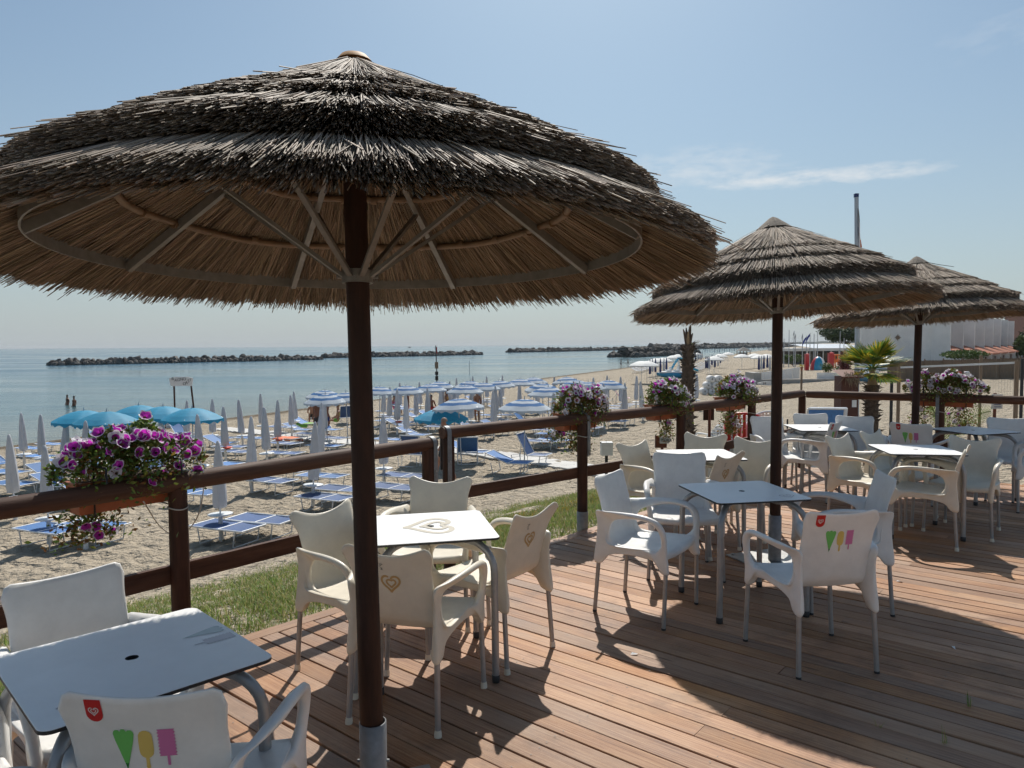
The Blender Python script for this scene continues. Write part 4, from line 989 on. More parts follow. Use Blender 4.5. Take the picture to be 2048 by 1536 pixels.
def flower_box(label, px, py, z, dirv, half, nfl, mix, seed, trail, dry=.15, tall=None, side=1, line=None):
    r = random.Random(seed); c = at(px, py, z); q_ = line + dirv * (Vector((c.x, c.y)) - line).dot(dirv); c = Vector((q_.x, q_.y, z)); out = Vector((-dirv.y, dirv.x)) * side
    root = empty('flower_box', (c.x + out.x * .145, c.y + out.y * .145, z - .11), math.atan2(dirv.y, dirv.x)); tag(root, label, 'flower box', 'petunia boxes hung on the rail')
    sg = side
    b = MB(); L, w, h = half * 1.55, .15, .15
    P0 = [(-L / 2 * .95, -w / 2 * .8, 0), (L / 2 * .95, -w / 2 * .8, 0), (L / 2 * .95, w / 2 * .8, 0), (-L / 2 * .95, w / 2 * .8, 0)]; P1 = [(-L / 2, -w / 2, h), (L / 2, -w / 2, h), (L / 2, w / 2, h), (-L / 2, w / 2, h)]
    b.add(P0 + P1, [(3, 2, 1, 0), (0, 1, 5, 4), (1, 2, 6, 5), (2, 3, 7, 6), (3, 0, 4, 7)], 0, False); pl = b.build('planter', M['terracotta'], root)
    b = MB(); b.box((0, 0, h + .004), (L + .02, w + .02, .014)); b.build('rim', M['terracotta'], pl)
    b = MB(); b.box((0, 0, h + .011), (L - .02, w - .02, .006)); b.build('soil', M['thatch_core'], root)
    for sx in (-1, 1):
        b = MB(); x = sx * L * .36; y0 = -sg * (w / 2 + .012)
        b.tube([(x, sg * (w / 2 + .008), .10), (x, sg * (w / 2 + .008), -.012), (x, y0, -.012), (x, y0, .24), (x, y0 - sg * .15, .245), (x, y0 - sg * .152, .17)], .005, 6); b.build('hook', M['black'], root)
    # foliage volume: a mound above the planter plus trails hanging below
    lp = []; ld = []; H0 = h + .03; cs = -sg                     # cs: the camera side of the box
    HM = .225
    for i in range(int(5200 * half / .36)):
        x = r.gauss(0, .52) * half; x = max(-half * 1.1, min(half * 1.1, x)); k = math.sqrt(max(.08, 1 - (x / (half * 1.16)) ** 2))
        y = cs * .075 + r.gauss(0, .5) * .16 * k; dd = abs(y - cs * .05) / .22
        ztop = HM * k * (1 - dd * dd) * (1 + .45 * noise.noise(Vector((x * 7, seed, 0)))) + .035 * noise.noise(Vector((x * 9, y * 9, seed))); lo_ = -.02 - (.13 if y * cs > .12 else 0)
        zz = H0 + lo_ + (ztop - lo_) * r.random() ** .55
        (ld if r.random() < dry + .55 * max(0, noise.noise(Vector((x * 6, seed * 3.3, zz * 4)))) else lp).append((x, y, zz))
    for (tx, tw, td, n) in trail:
        for i in range(n * 3):
            t = r.random() ** .8; x = tx + r.gauss(0, tw) * (.5 + .5 * t); y = sg * (w / 2 + .03) + r.gauss(0, .03); zz = H0 - td * t + r.gauss(0, .02)
            (ld if r.random() < .5 else lp).append((x, y, zz))
    for nm, q, mt_ in (('leaves', lp, M['leaf']), ('dry_leaves', ld, M['leaf_dry'])):
        o = link(nm, leaves(q, .028, seed, mt_), root); tag(o, kind='stuff')
    st = MB()
    for i in range(60):
        p = Vector(r.choice(lp)); st.tube([(p.x * .8, 0, h), ((p.x * .9), p.y * .6, (h + p.z) / 2 + .01), tuple(p)], .0016, 4, cap=False)
    o = st.build('stems', M['leaf'], root); tag(o, kind='stuff')
    def put(x, y, zz, nv, s=1.0):
        kind = r.choices(list(mix), list(mix.values()))[0]; o = link('flower', FL[kind], root, (x, y, zz)); nv = Vector(nv).normalized()
        o.rotation_euler = nv.to_track_quat('Z', 'Y').to_euler(); o.rotation_euler.rotate_axis('Z', r.uniform(0, 6)); k = s * r.uniform(.92, 1.28); o.scale = (k, k, k)
    for i in range(nfl):
        x = half * (-1.04 + 2.08 * (i + r.random()) / nfl); k = math.sqrt(max(.12, 1 - (x / (half * 1.16)) ** 2)); u = r.random() ** .6
        el = R(-12 + 112 * u); y = cs * (.075 + .145 * k * math.cos(el)); zz = H0 + HM * k * (1 + .45 * noise.noise(Vector((x * 7, seed, 0)))) * (.06 + .98 * math.sin(max(el, -.15))) + r.gauss(0, .014)
        put(x, y, zz, (r.gauss(0, .5), cs * (1 - .5 * u) + r.gauss(0, .35), .1 + .8 * u + r.gauss(0, .3)))
    for (tx, tw, td, n) in trail:
        for i in range(max(3, n // 45)):
            t = .2 + .7 * r.random(); put(tx + max(-1.3, min(1.3, r.gauss(0, .7))) * tw * (.5 + .5 * t), sg * (w / 2 + .03) + cs * r.uniform(.01, .06), H0 - td * t, (r.gauss(0, .5), cs * .8, r.gauss(-.1, .3)), .95)
    if tall:
        for (tx, th) in tall:
            s = MB(); s.tube([(tx, 0, h), (tx + .01, 0, H0 + th * .6), (tx + .02, 0, H0 + th)], .0025, 5); s.build('tall_stem', M['leaf'], root)
            o = link('tall_leaves', leaves([(tx + r.gauss(.01, .018), r.gauss(0, .018), H0 + th * r.uniform(.35, .95)) for _ in range(70)], .03, seed + 5, M['leaf']), root); tag(o, kind='stuff')
            for j in range(4): put(tx + r.gauss(.02, .022), r.gauss(0, .02), H0 + th + r.uniform(-.03, .03), (r.gauss(0, .6), cs, .4), .95)
    return root
PURP = {'purple': 10, 'mixed': 1, 'white': .4}; MIXD = {'purple': 1.0, 'mixed': 6, 'white': 2.2}; PALE = {'purple': 1, 'mixed': 5, 'white': 3.5}
d1 = dA; d2 = (pk2 - pa2).normalized(); d2b = (pb2 - pk2).normalized()
flower_box('box of purple petunias on the left rail, largest in the picture', 275, 976, .965, d1, .33, 56, PURP, 1, [(-.14, .09, .36, 420), (.10, .05, .18, 90)], .10, [(.04, .17)], line=pa1)
flower_box('petunia box by the strapped fence post, first on the middle rail', 1170, 836, 1.0, d2, .29, 44, MIXD, 2, [(.15, .09, .42, 420), (-.12, .08, .30, 220)], .36, line=pa2)
flower_box('purple and white petunia box before the dead palm trunk', 1340, 818, 1.0, d2, .28, 40, MIXD, 3, [(.20, .06, .42, 260)], .10, line=pa2)
flower_box('pale petunia box at the left side of the middle parasol pole', 1503, 803, 1.0, d2b, .34, 62, PALE, 4, [(.20, .12, .50, 560)], .24, line=pk2)
flower_box('pale petunia box on the right-hand rail beside the farthest parasol', 1890, 795, 1.0, d3, .40, 58, PALE, 5, [(-.26, .08, .45, 260), (.16, .12, .50, 420)], .30, line=pa3)
# loose twine below the first box
p = at(300, 1000, .87); q = at(352, 1070, .62); s_ = at(412, 930, .97)
b = MB(); b.tube(crom([at(287, 1003, .9), at(318, 1050, .68), at(345, 1068, .60), at(375, 1060, .64), at(400, 1020, .78), at(412, 935, .99)], 6), .0035, 6); o = b.build('twine', M['rope'], None)
tag(o, 'loose twine hanging in a loop below the purple petunia box', 'twine')
# ================================================================== beach furniture
SA = math.atan2(SHD.y, SHD.x)                 # heading along the shore
def ordinal(i):
    return '%d%s' % (i, 'th' if 10 <= i % 100 <= 20 else {1: 'st', 2: 'nd', 3: 'rd'}.get(i % 10, 'th'))
def closed_umbrella(height=1.97, cm=None, tray=True):
    root = empty('closed_beach_umbrella'); k = height / 1.97
    b = MB(); b.tube([(0, 0, -.05), (0, 0, height)], .018, 8); b.build('pole', M['white_metal'], root)
    f = lambda a, z: 1 + .13 * math.sin(6 * a + z * 2.2) * min(1, (2.0 * k - z)) + .05 * math.sin(2 * a + z * 3)
    b = MB(); b.lathe([(.001, 2.0 * k), (.022, 1.995 * k), (.045, 1.92 * k), (.075, 1.70 * k), (.098, 1.40 * k), (.115, 1.05 * k), (.125, .80 * k), (.112, .66 * k), (.085, .645 * k)], 24, fn=f); b.build('canopy', cm or M['shade_white'], root)
    if tray:
        b = MB(); b.lathe([(.045, 0), (.04, .47), (.06, .49), (.20, .495), (.235, .51), (.235, .53), (.20, .535), (.02, .53)], 20); b.build('table_base', M['white_metal'], root)
    return snapshot(root)
def open_umbrella(name, Rm, zt, mats_, striped, valance=.12):
    root = empty(name); b = MB(); b.tube([(0, 0, -.05), (0, 0, zt + .05)], .019, 8); b.tube([(0, 0, zt + .03), (0, 0, zt + .10)], .012, 6); b.build('pole', M['pole_grey'], root)
    n = 32; prof = [(.0, 0), (.18, -.012), (.36, -.05), (.55, -.115), (.75, -.20), (1.0, -.335)]; c = MB(); V = []
    for i, (q, z) in enumerate(prof):
        for k in range(n):
            a = 2 * math.pi * k / n; sag = 1 - .055 * q * q * (.5 - .5 * math.cos(8 * a)); V.append((Rm * q * sag * math.cos(a), Rm * q * sag * math.sin(a), zt + z * Rm * 1.05 - .018 * q * (.5 - .5 * math.cos(8 * a))))
    for i in range(len(prof) - 1):
        m = (i + 1) % 2 if striped else 0
        c.add(V[i * n:(i + 2) * n], [(k, n + k, n + (k + 1) % n, (k + 1) % n) for k in range(n)], m, True)
    can = c.build('canopy', mats_, root); c = MB(); e = V[-n:]
    lo = [(x * 1.01, y * 1.01, z - valance * (.7 + .3 * math.cos(k * math.pi))) for k, (x, y, z) in enumerate(e)]
    c.add(e + lo, [(k, n + k, n + (k + 1) % n, (k + 1) % n) for k in range(n)], 0, False); c.build('valance', mats_[1 if striped else 0], can)
    for k in range(8):
        a = 2 * math.pi * k / 8; r_ = MB(); r_.tube([(0, 0, zt - .03), (Rm * .55 * math.cos(a), Rm * .55 * math.sin(a), zt - .115 * Rm - .02), (Rm * .97 * math.cos(a), Rm * .97 * math.sin(a), zt - .33 * Rm - .005)], .006, 5); r_.build('rib', M['pole_grey'], root)
    return snapshot(root)
def lounger(raised=0.0, cm='canvas_blue', long=1.0):
    """metal-framed lounger, long axis X, head end at -X"""
    root = empty('sun_lounger'); w, h = .32, .33; x0, x1, xs = -.72 * long, .62 * long, .02
    a = R(raised); hx = lambda t: (xs - t * math.cos(a), h + t * math.sin(a)); Lb = xs - x0
    b = MB(); r = .017
    for s in (-1, 1):
        b.tube([(*[hx(Lb)[0]], s * w, hx(Lb)[1]), (xs, s * w, h), (x1, s * w, h + .012)], r, 7)
    b.tube([(hx(Lb)[0], -w, hx(Lb)[1]), (hx(Lb)[0], w, hx(Lb)[1])], r, 7); b.tube([(xs, -w, h), (xs, w, h)], r, 7); b.tube([(x1, -w, h + .012), (x1, w, h + .012)], r, 7)
    b.build('frame', M['white_metal'], root)
    for xl, k in ((-.5 * long, .06), (.45 * long, -.05)):
        l = MB(); l.tube([(xl, -w, h), (xl + k, -w, .015), (xl + k, w, .015), (xl, w, h)], .015, 7); l.build('leg_frame', M['white_metal'], root)
    def cloth(xa, xb, za, zb, sag):
        c = MB(); P = []
        for i in range(7):
            t = i / 6; P.append([(xa + (xb - xa) * t, (-1 + 2 * j / 4) * (w - .012), za + (zb - za) * t - sag * math.sin(math.pi * t) * (1 - .2 * abs(-1 + 2 * j / 4)) + .004) for j in range(5)])
        c.grid(P, 5, 7); return c
    e = hx(Lb - .015); s_ = hx(.02); cloth(e[0], s_[0], e[1], s_[1], .022).build('backrest_canvas', M[cm], root); cloth(xs + .02, x1 - .015, h, h + .012, .025).build('seat_canvas', M[cm], root)
    if raised > 25:
        q = MB()
        for s in (-1, 1): t = hx(Lb * .55); q.tube([(t[0], s * w, t[1]), (t[0] - .05, s * w, .02)], .012, 6)
        q.build('prop', M['white_metal'], root)
    return snapshot(root)
CU = closed_umbrella(); TQ = open_umbrella('beach_umbrella', .88, 2.15, [M['turq'], M['turq']], False); ST = open_umbrella('beach_umbrella', .82, 2.12, [M['stripe_blue'], M['stripe_white']], True, .10)
LG = {'flat': lounger(), 'flat2': lounger(0, 'canvas_navy'), 'up': lounger(48), 'up2': lounger(62, 'canvas_navy'), 'half': lounger(22)}
used = set()
def inst(key, snap, loc, rz, sc=1.0):
    o = snap[0] if key not in used else copy_tree(snap); used.add(key); o.location = loc; o.rotation_euler = (0, 0, rz); o.scale = (sc, sc, sc); return o
closed = [(45, 825), (81, 828), (122, 835), (170, 840), (24, 868), (91, 888), (237, 847), (263, 816), (323, 823), (370, 799), (400, 830), (423, 799), (449, 812), (484, 798), (437, 879), (500, 836), (522, 788), (532, 815), (553, 802), (582, 788), (590, 782), (622, 847), (636, 820), (641, 803), (648, 790),
          (765, 772), (777, 776), (799, 764), (793, 780), (813, 789), (832, 773), (841, 762), (855, 776), (766, 827), (883, 767), (899, 762), (880, 780), (914, 755), (908, 771), (941, 776), (946, 753), (959, 767), (974, 753), (987, 779), (994, 771), (1000, 762), (1004, 752), (1039, 759), (1076, 757), (1108, 752), (1109, 785), (1123, 760), (1139, 766), (1162, 777), (1187, 754), (1209, 769), (1215, 751), (1243, 754), (1250, 766), (1272, 752), (1286, 760), (1316, 758), (1344, 755), (1393, 749)]
closed.sort(); br = random.Random(21)
NEAR = []
LN = [0]
def put_lounger(kind, p, label, rz=None):
    o = inst('L' + kind, LG[kind], (p.x, p.y, ground(p.x, p.y)), (math.atan2(-SHN.y, -SHN.x) if rz is None else rz) + br.gauss(0, .05)); tag(o, label, 'lounger', 'blue loungers on the beach'); LN[0] += 1; return o
upos = []
for i, (px, py) in enumerate(closed):
    p = atg(px, py, 1.99); upos.append(p); o = inst('CU', CU, p, br.uniform(0, 6)); o.rotation_euler.x = br.gauss(0, .022); o.rotation_euler.y = br.gauss(0, .022); o.scale.z = br.uniform(.97, 1.02)
    tag(o, 'closed white beach umbrella, %s from the left among the closed ones' % ordinal(i + 1), 'beach umbrella', 'closed white umbrellas on the sand')
o = inst('CU', CU, atg(172, 1100, .53), 0); tag(o, 'white umbrella stand with round tray just behind the plain white armchair', 'umbrella stand', 'closed white umbrellas on the sand')
for c in kids(o):
    if c.name.startswith('canopy'): c.scale = (.6, .6, .12); c.location.z = .52
    if c.name.startswith('pole'): c.scale = (1, 1, .42)
turq = [(167, 815), (213, 817), (277, 805), (326, 807), (384, 810), (882, 813)]; opos = []
for i, (px, py) in enumerate(turq):
    p = atg(px, py, 2.24 if i < 5 else 1.85); p.z -= 0 if i < 5 else .37; o = inst('TQ', TQ, p, br.uniform(0, 6), 1.0); opos.append(p)
    tag(o, 'open turquoise umbrella near the water, %s from the left' % ordinal(i + 1) if i < 5 else 'open turquoise umbrella right behind the two adjoining fence posts', 'beach umbrella', 'open turquoise umbrellas')
strp = sorted([(648, 777), (653, 784), (694, 781), (757, 770), (812, 768), (860, 765), (878, 760), (922, 792), (930, 767), (939, 759), (967, 762), (1003, 758), (1040, 755), (1068, 752), (1085, 763), (1097, 770), (1048, 793), (1137, 751), (1153, 757), (1179, 760), (1216, 757)]); spos = []
for i, (px, py) in enumerate(strp):
    p = atg(px, py, 2.2); o = inst('ST', ST, p, br.uniform(0, 6)); spos.append(p); o.rotation_euler.x = br.gauss(0, .03); o.rotation_euler.y = br.gauss(0, .03)
    tag(o, 'open blue and white striped umbrella, %s from the left' % ordinal(i + 1), 'beach umbrella', 'open striped umbrellas')
# loungers: the near ones where the photograph shows them, the rest in pairs beside the umbrellas
nearL = [(105, 1090, 'flat'), (190, 1082, 'flat'), (460, 1085, 'flat2'), (530, 1070, 'flat2'), (545, 985, 'flat2'), (655, 1022, 'flat2'), (690, 1004, 'flat2'), (648, 975, 'flat'), (790, 1000, 'flat2'), (812, 975, 'flat2'), (30, 990, 'flat'), (18, 965, 'flat'), (395, 1010, 'flat'), (475, 950, 'flat'), (130, 940, 'flat'), (175, 948, 'flat'), (65, 912, 'flat'), (105, 903, 'flat'), (570, 925, 'flat2'), (465, 910, 'flat2'), (575, 892, 'flat2'), (200, 890, 'half'), (236, 875, 'up'), (222, 902, 'up2'), (362, 880, 'up'), (375, 897, 'half'), (1085, 900, 'flat2'), (1115, 897, 'flat'), (300, 920, 'flat')]
lp_ = []
for i, (px, py, k) in enumerate(nearL):
    p = atg(px, py); lp_.append(p)
    nm = {'flat': 'flat bright blue', 'flat2': 'flat dark blue', 'up': 'raised bright blue', 'up2': 'raised dark blue', 'half': 'half-raised blue'}[k]
    fr = sorted(range(len(nearL)), key=lambda q: nearL[q][0]).index(i) + 1
    put_lounger(k, p, '%s lounger on the near sand, %s of the near ones from the left' % (nm, ordinal(fr)))
for src, nm in ((upos, 'closed'), (spos, 'striped'), (opos, 'turquoise')):
    for i, p in enumerate(src):
        for sgn, sn in ((-1, 'near'), (1, 'far')):
            q = Vector((p.x, p.y)) + SHD * (sgn * .8) + SHN * br.gauss(.25, .15)
            if any((Vector((a.x, a.y)) - q).length < 1.25 for a in lp_): continue
            if q.y < 16 or br.random() < .22 or (nm == 'turquoise' and i == 5): continue
            v = Vector((q.x, q.y, 0)); lp_.append(v); kind = br.choice(('flat', 'flat2', 'flat2', 'half')) if nm == 'closed' else br.choice(('flat2', 'up2', 'up', 'half'))
            put_lounger(kind, v, 'blue lounger on the %s side of the %s %s umbrella from the left' % (sn, ordinal(i + 1), nm))
# white plank walkway of concrete slabs crossing the sand
wk = [atg(440, 858), atg(702, 886), atg(957, 906), atg(1165, 936), atg(1290, 965)]; path = empty('slab_path', wk[0]); tag(path, kind='structure')
pts = [Vector((p.x, p.y)) for p in wk]; a, e = pts[0], pts[-1]; L = sum((q - p).length for p, q in zip(pts, pts[1:])); t = 0; b = MB(); b.box((0, 0, 0), (.46, 1.15, .05)); sme = b.mesh('slab', M['slab'])
for p, q in zip(pts, pts[1:]):
    n = int((q - p).length / .5); d = (q - p).normalized()
    for i in range(n):
        c = p + (q - p) * ((i + .5) / n); o = link('slab', sme, path, (c.x - wk[0].x, c.y - wk[0].y, ground(c.x, c.y) - wk[0].z + .02 + br.gauss(0, .004)), (br.gauss(0, .012), br.gauss(0, .012), math.atan2(d.y, d.x) + br.gauss(0, .015)))
# ------------------------------------------------------------------ signs near the water
def letters(text, size, parent, loc, rot, mt, name='letter', extrude=.004):
    """each letter of a sign as a mesh of its own"""
    out = []; x = 0
    for ch in text:
        if ch == ' ': x += size * .4; continue
        cu = bpy.data.curves.new('letter', 'FONT'); cu.body = ch; cu.size = size; cu.extrude = extrude
        tmp = bpy.data.objects.new('tmp', cu); COL.objects.link(tmp); dg = bpy.context.evaluated_depsgraph_get(); me = bpy.data.meshes.new_from_object(tmp.evaluated_get(dg)); w = max((v.co.x for v in me.vertices), default=.3) + size * .08
        bpy.data.objects.remove(tmp); me.materials.clear(); me.materials.append(mt); o = link(name, me, parent); Mx = Matrix.Translation(loc) @ rot.to_matrix().to_4x4() @ Matrix.Translation((x, 0, 0)); o.matrix_local = Mx; out.append(o); x += w
    return out
from mathutils import Euler
base = atg(366, 868); sc_ = base.y / FPX; sg = empty('beach_sign', base); tag(sg, 'white name board on two dark posts at the water edge', 'sign')
fx = lambda px: (px - 366) * sc_
zt = lambda py: atd(366, py, base.y).z - base.z
for pa_, pb_ in (((351, 862), (351, 772)), ((394, 811), (385, 770))):
    m = MB(); m.tube([(fx(pa_[0]), 0, -.1), (fx(pb_[0]), 0, zt(pb_[1]))], .045, 8); m.build('post', M['post_wood'], sg)
m = MB(); out = []
for i in range(40):
    a = 2 * math.pi * i / 40; sx = (abs(math.cos(a)) ** .35) * (1 if math.cos(a) >= 0 else -1); sz = (abs(math.sin(a)) ** .35) * (1 if math.sin(a) >= 0 else -1); k = 1 + .05 * math.sin(5 * a)
    out.append((sx * 23 * sc_ * k, sz * 9.2 * sc_ * k))
zc = zt(763); V = [(fx(367) + x, -.09, zc + z) for x, z in out] + [(fx(367) + x, -.05, zc + z) for x, z in out]; m.add(V, [tuple(range(40)), tuple(range(79, 39, -1))] + [(i, 40 + i, 40 + (i + 1) % 40, (i + 1) % 40) for i in range(40)], 0, False); bd = m.build('board', M['wall_white'], sg)
ft = Euler((R(90), 0, 0)); x0 = fx(367)
for ch, dx, dz in (('B', -19, 3), ('A', -13.5, 0), ('G', -8, 1), ('N', -2.5, 2), ('O', 3.5, 2.5), ('O', 3, -7), ('A', 8, -5), ('S', 13, -1.5), ('I', 17.5, 1)): letters(ch, 8.2 * sc_, bd, Vector((x0 + dx * sc_, -.092, zc + dz * sc_)), ft, M['black'])
bb_ = atg(340, 858); sb = empty('notice_board', bb_); tag(sb, 'leaning white notice board in a brown frame by the turquoise umbrellas', 'sign'); k = bb_.y / FPX
m = MB(); m.box((0, 0, 14 * k), (17 * k, .04, 26 * k), Matrix.Rotation(R(-12), 3, 'X')); fr_ = m.build('frame', M['brown_sign'], sb)
m = MB(); m.box((0, -.03, 14 * k), (13 * k, .03, 22 * k), Matrix.Rotation(R(-12), 3, 'X')); m.build('panel', M['wall_white'], sb)
for i in range(5):
    m = MB(); m.box((0, -.05 + (9.0 - 4 * i) * k * -.2 * -1, (22 - 4 * i) * k), (10 * k, .008, .9 * k), Matrix.Rotation(R(-12), 3, 'X')); m.build('text_line', M['black'], sb)
# marker mast with loudspeakers and flag
mb_ = atg(874, 781); ms = empty('marker_mast', mb_); tag(ms, 'dark mast with flag and box loudspeakers standing at the water edge', 'mast'); k = mb_.y / FPX; zz = lambda py: atd(874, py, mb_.y).z - mb_.z
m = MB(); m.tube([(0, 0, 0), (0, 0, zz(740)), (-1.6 * k, 0, zz(691))], [.09, .06, .05], 8); m.build('pole', M['dark_cap'], ms)
for y0, y1, w, c in ((752, 760, 6, 'black'), (743, 750, 6, 'black'), (724, 737, 6.5, 'timber')): m = MB(); m.box((0, -.1, (zz(y0) + zz(y1)) / 2), (w * k, .3, zz(y0) - zz(y1))); m.build('speaker_box', M[c], ms)
m = MB(); m.grid([[(-1.2 * k + i * .5 * k, .02 * math.sin(i * 2), zz(693) - i * .3 * k), ][0:1] + [(-1.2 * k + i * .5 * k, .02 * math.sin(i * 2), zz(706) - i * .4 * k)] for i in range(6)], 2, 6); m.build('flag', M['play_red'], ms)
tb_ = atg(939, 757); tp_ = MB(); k = tb_.y / FPX; tp_.tube([(0, 0, 0), (0, 0, atd(939, 722, tb_.y).z - tb_.z)], .045, 6); tag(tp_.build('thin_pole', M['pole_grey'], None, tb_), 'thin plain pole at the water edge right of the mast', 'pole')
for i, (px, py) in enumerate(((765, 688), (819, 693))):
    p = at(px, py + 2.5, SEA); m = MB(); s_ = p.y / FPX; m.box((0, 0, .4 * s_), (5 * s_, 3 * s_, 1.4 * s_)); m.box((.5 * s_, 0, 1.6 * s_), (2 * s_, 1.5 * s_, 1.4 * s_)); tag(m.build('distant_boat', M['dark_cap'], None, p), 'tiny dark boat on the horizon, %s of two' % ('left' if i == 0 else 'right'), 'boat', 'distant boats')
# ------------------------------------------------------------------ people
def skin_body(J, E, name, mt, parent, sub=2):
    me = bpy.data.meshes.new(name); ks = list(J); me.from_pydata([J[k][:3] for k in ks], [(ks.index(a), ks.index(b)) for a, b in E], [])
    o = bpy.data.objects.new('tmp', me); COL.objects.link(o); o.modifiers.new('s', 'SKIN'); o.modifiers.new('u', 'SUBSURF').levels = sub
    for i, k in enumerate(ks): q = J[k][3]; me.skin_vertices[0].data[i].radius = q if isinstance(q, tuple) else (q, q)
    me.skin_vertices[0].data[0].use_root = True
    dg = bpy.context.evaluated_depsgraph_get(); m2 = bpy.data.meshes.new_from_object(o.evaluated_get(dg)); bpy.data.objects.remove(o); m2.materials.clear(); m2.materials.append(mt)
    for p in m2.polygons: p.use_smooth = True
    return link(name, m2, parent)
def person(label, p, rz, pose, skin, wear, hairc='hair', h=1.74, top=None, waist=False):
    k = h / 1.74; root = empty('person', p, rz); tag(root, label, 'person', 'people on the beach'); root.scale = (k, k, k)
    J = {'pel': (0, 0, .96, (.15, .10)), 'sp': (0, -.01, 1.12, (.125, .085)), 'ch': (0, 0, 1.32, (.155, .10)), 'nk': (0, -.005, 1.46, .055), 'hd': (0, .01, 1.56, .07), 'tp': (0, .01, 1.68, .082)}
    sw = .16 if pose == 'walk' else .0
    for s, n in ((-1, 'l'), (1, 'r')):
        J['sh' + n] = (s * .17, 0, 1.40, .06); J['el' + n] = (s * .23, -.03 + s * sw * .6, 1.13, .043); J['wr' + n] = (s * .22, .06 + s * sw, .90, .030); J['ha' + n] = (s * .215, .10 + s * sw, .80, .034)
        if pose in ('stand', 'walk'):
            J['hi' + n] = (s * .09, 0, .90, .085); J['kn' + n] = (s * .10, .03 - s * sw * .8, .50, .058); J['an' + n] = (s * .10, -.02 - s * sw * 1.6, .09, .038); J['to' + n] = (s * .11, .13 - s * sw * 1.6, .03, .035)
        else:
            J['hi' + n] = (s * .10, .06, .93, .09); J['kn' + n] = (s * .12, .46, .97, .062); J['an' + n] = (s * .12, .52, .56, .040); J['to' + n] = (s * .12, .66, .51, .036)
            J['el' + n] = (s * .24, .06, 1.14, .043); J['wr' + n] = (s * .18, .26, 1.06, .030); J['ha' + n] = (s * .16, .34, 1.04, .034)
    E = [('pel', 'sp'), ('sp', 'ch'), ('ch', 'nk'), ('nk', 'hd'), ('hd', 'tp')]
    for n in 'lr': E += [('ch', 'sh' + n), ('sh' + n, 'el' + n), ('el' + n, 'wr' + n), ('wr' + n, 'ha' + n), ('pel', 'hi' + n), ('hi' + n, 'kn' + n), ('kn' + n, 'an' + n), ('an' + n, 'to' + n)]
    dz = -.53 if pose == 'sit' else (-.85 if waist else 0)
    J = {a: (v[0], v[1], v[2] + dz, v[3]) for a, v in J.items()}
    skin_body(J, E, 'body', M[skin], root)
    if wear:
        ks = ['pel', 'hil', 'hir', 'knl', 'knr']; Jw = {a: (J[a][0], J[a][1], J[a][2], tuple(x * 1.14 for x in J[a][3]) if isinstance(J[a][3], tuple) else J[a][3] * 1.2) for a in ks}
        for n in 'lr': a = Vector(Jw['hi' + n][:3]).lerp(Vector(Jw['kn' + n][:3]), .6); Jw['kn' + n] = (*a, .085)
        Jw['w'] = (0, -.005, J['pel'][2] + .07, (.155, .105)); skin_body(Jw, [('pel', 'w'), ('pel', 'hil'), ('pel', 'hir'), ('hil', 'knl'), ('hir', 'knr')], 'shorts', M[wear], root)
    if top:
        Jt = {a: (J[a][0], J[a][1], J[a][2], tuple(x * 1.13 for x in J[a][3]) if isinstance(J[a][3], tuple) else J[a][3] * 1.25) for a in ('sp', 'ch', 'shl', 'shr')}
        skin_body(Jt, [('sp', 'ch'), ('ch', 'shl'), ('ch', 'shr')], 'top', M[top], root)
    if hairc:
        b = MB(); c = J['tp']; b.lathe([(.094 * math.sin(R(a)), .10 * math.cos(R(a))) for a in (2, 25, 50, 75, 95)], 14, (c[0], c[1] - .014, c[2] - .01)); b.build('hair', M[hairc], root)
    hd = J['hd']; nz_ = MB(); nz_.lathe([(.016, 0), (.012, .018), (.001, .022)], 8, (0, 0, 0)); o = nz_.build('nose', M[skin], root, (0, .085, hd[2] + .05), (R(-90), 0, 0))
    for s in (-1, 1): e = MB(); e.lathe([(.001, -.009), (.008, -.004), (.009, 0), (.008, .004), (.001, .009)], 8); e.build('eye', M['black'], root, (s * .03, .078, hd[2] + .075))
    m_ = MB(); m_.box((0, .075, hd[2] + .0), (.045, .012, .01)); m_.build('mouth', M['skin_dark'], root)
    for s in (-1, 1): e = MB(); e.lathe([(.001, -.03), (.012, -.015), (.014, 0), (.012, .018), (.001, .03)], 8); e.build('ear', M[skin], root, (s * .083, -.005, hd[2] + .06))
    return root
M['shirt_yellow'] = mat('shirt_yellow', (.45, .42, .05), .7); M['wear_red'] = mat('wear_red', (.45, .02, .03), .7); M['wear_green'] = mat('wear_green', (.16, .38, .03), .7); M['wear_gold'] = mat('wear_gold', (.5, .28, .03), .7); M['hair_grey'] = mat('hair_grey', (.30, .20, .14), .7); M['wear_pink'] = mat('wear_pink', (.5, .05, .28), .7); M['hair_fair'] = mat('hair_fair', (.24, .14, .06), .7)
pw = at(884, 930, -2.25); pm = atg(888, 834, 1.80)
person('bare-chested man with grey hair walking beyond the two adjoining posts', pm, R(75), 'walk', 'skin', 'black', 'hair_grey', 1.76)
for i, (px, py, lb) in enumerate(((135, 811, 'bather standing waist-deep in the sea, left of two'), (148.5, 814, 'bather standing waist-deep in the sea, right of two'))):
    p = at(px, py - 1, SEA); person(lb, p, R(150 - 60 * i), 'stand', 'skin_dark', None if i == 0 else 'black', 'hair', 1.7, waist=True, top='black' if i == 0 else None)
def person_g(px, py, *a, **k): return person(a[0], atg(px, py), *a[1:], **k)
def person_h(px, py, h, *a, **k): return person(a[0], atg(px, py, h), *a[1:], **k)
person_g(1242, 734, 'person strolling along the waterline, left of two', R(60), 'walk', 'skin_dark', 'black', 'hair', 1.7, top='black')
person_g(1256, 732, 'person strolling along the waterline, right of two', R(-120), 'walk', 'skin_dark', 'black', 'hair', 1.78)
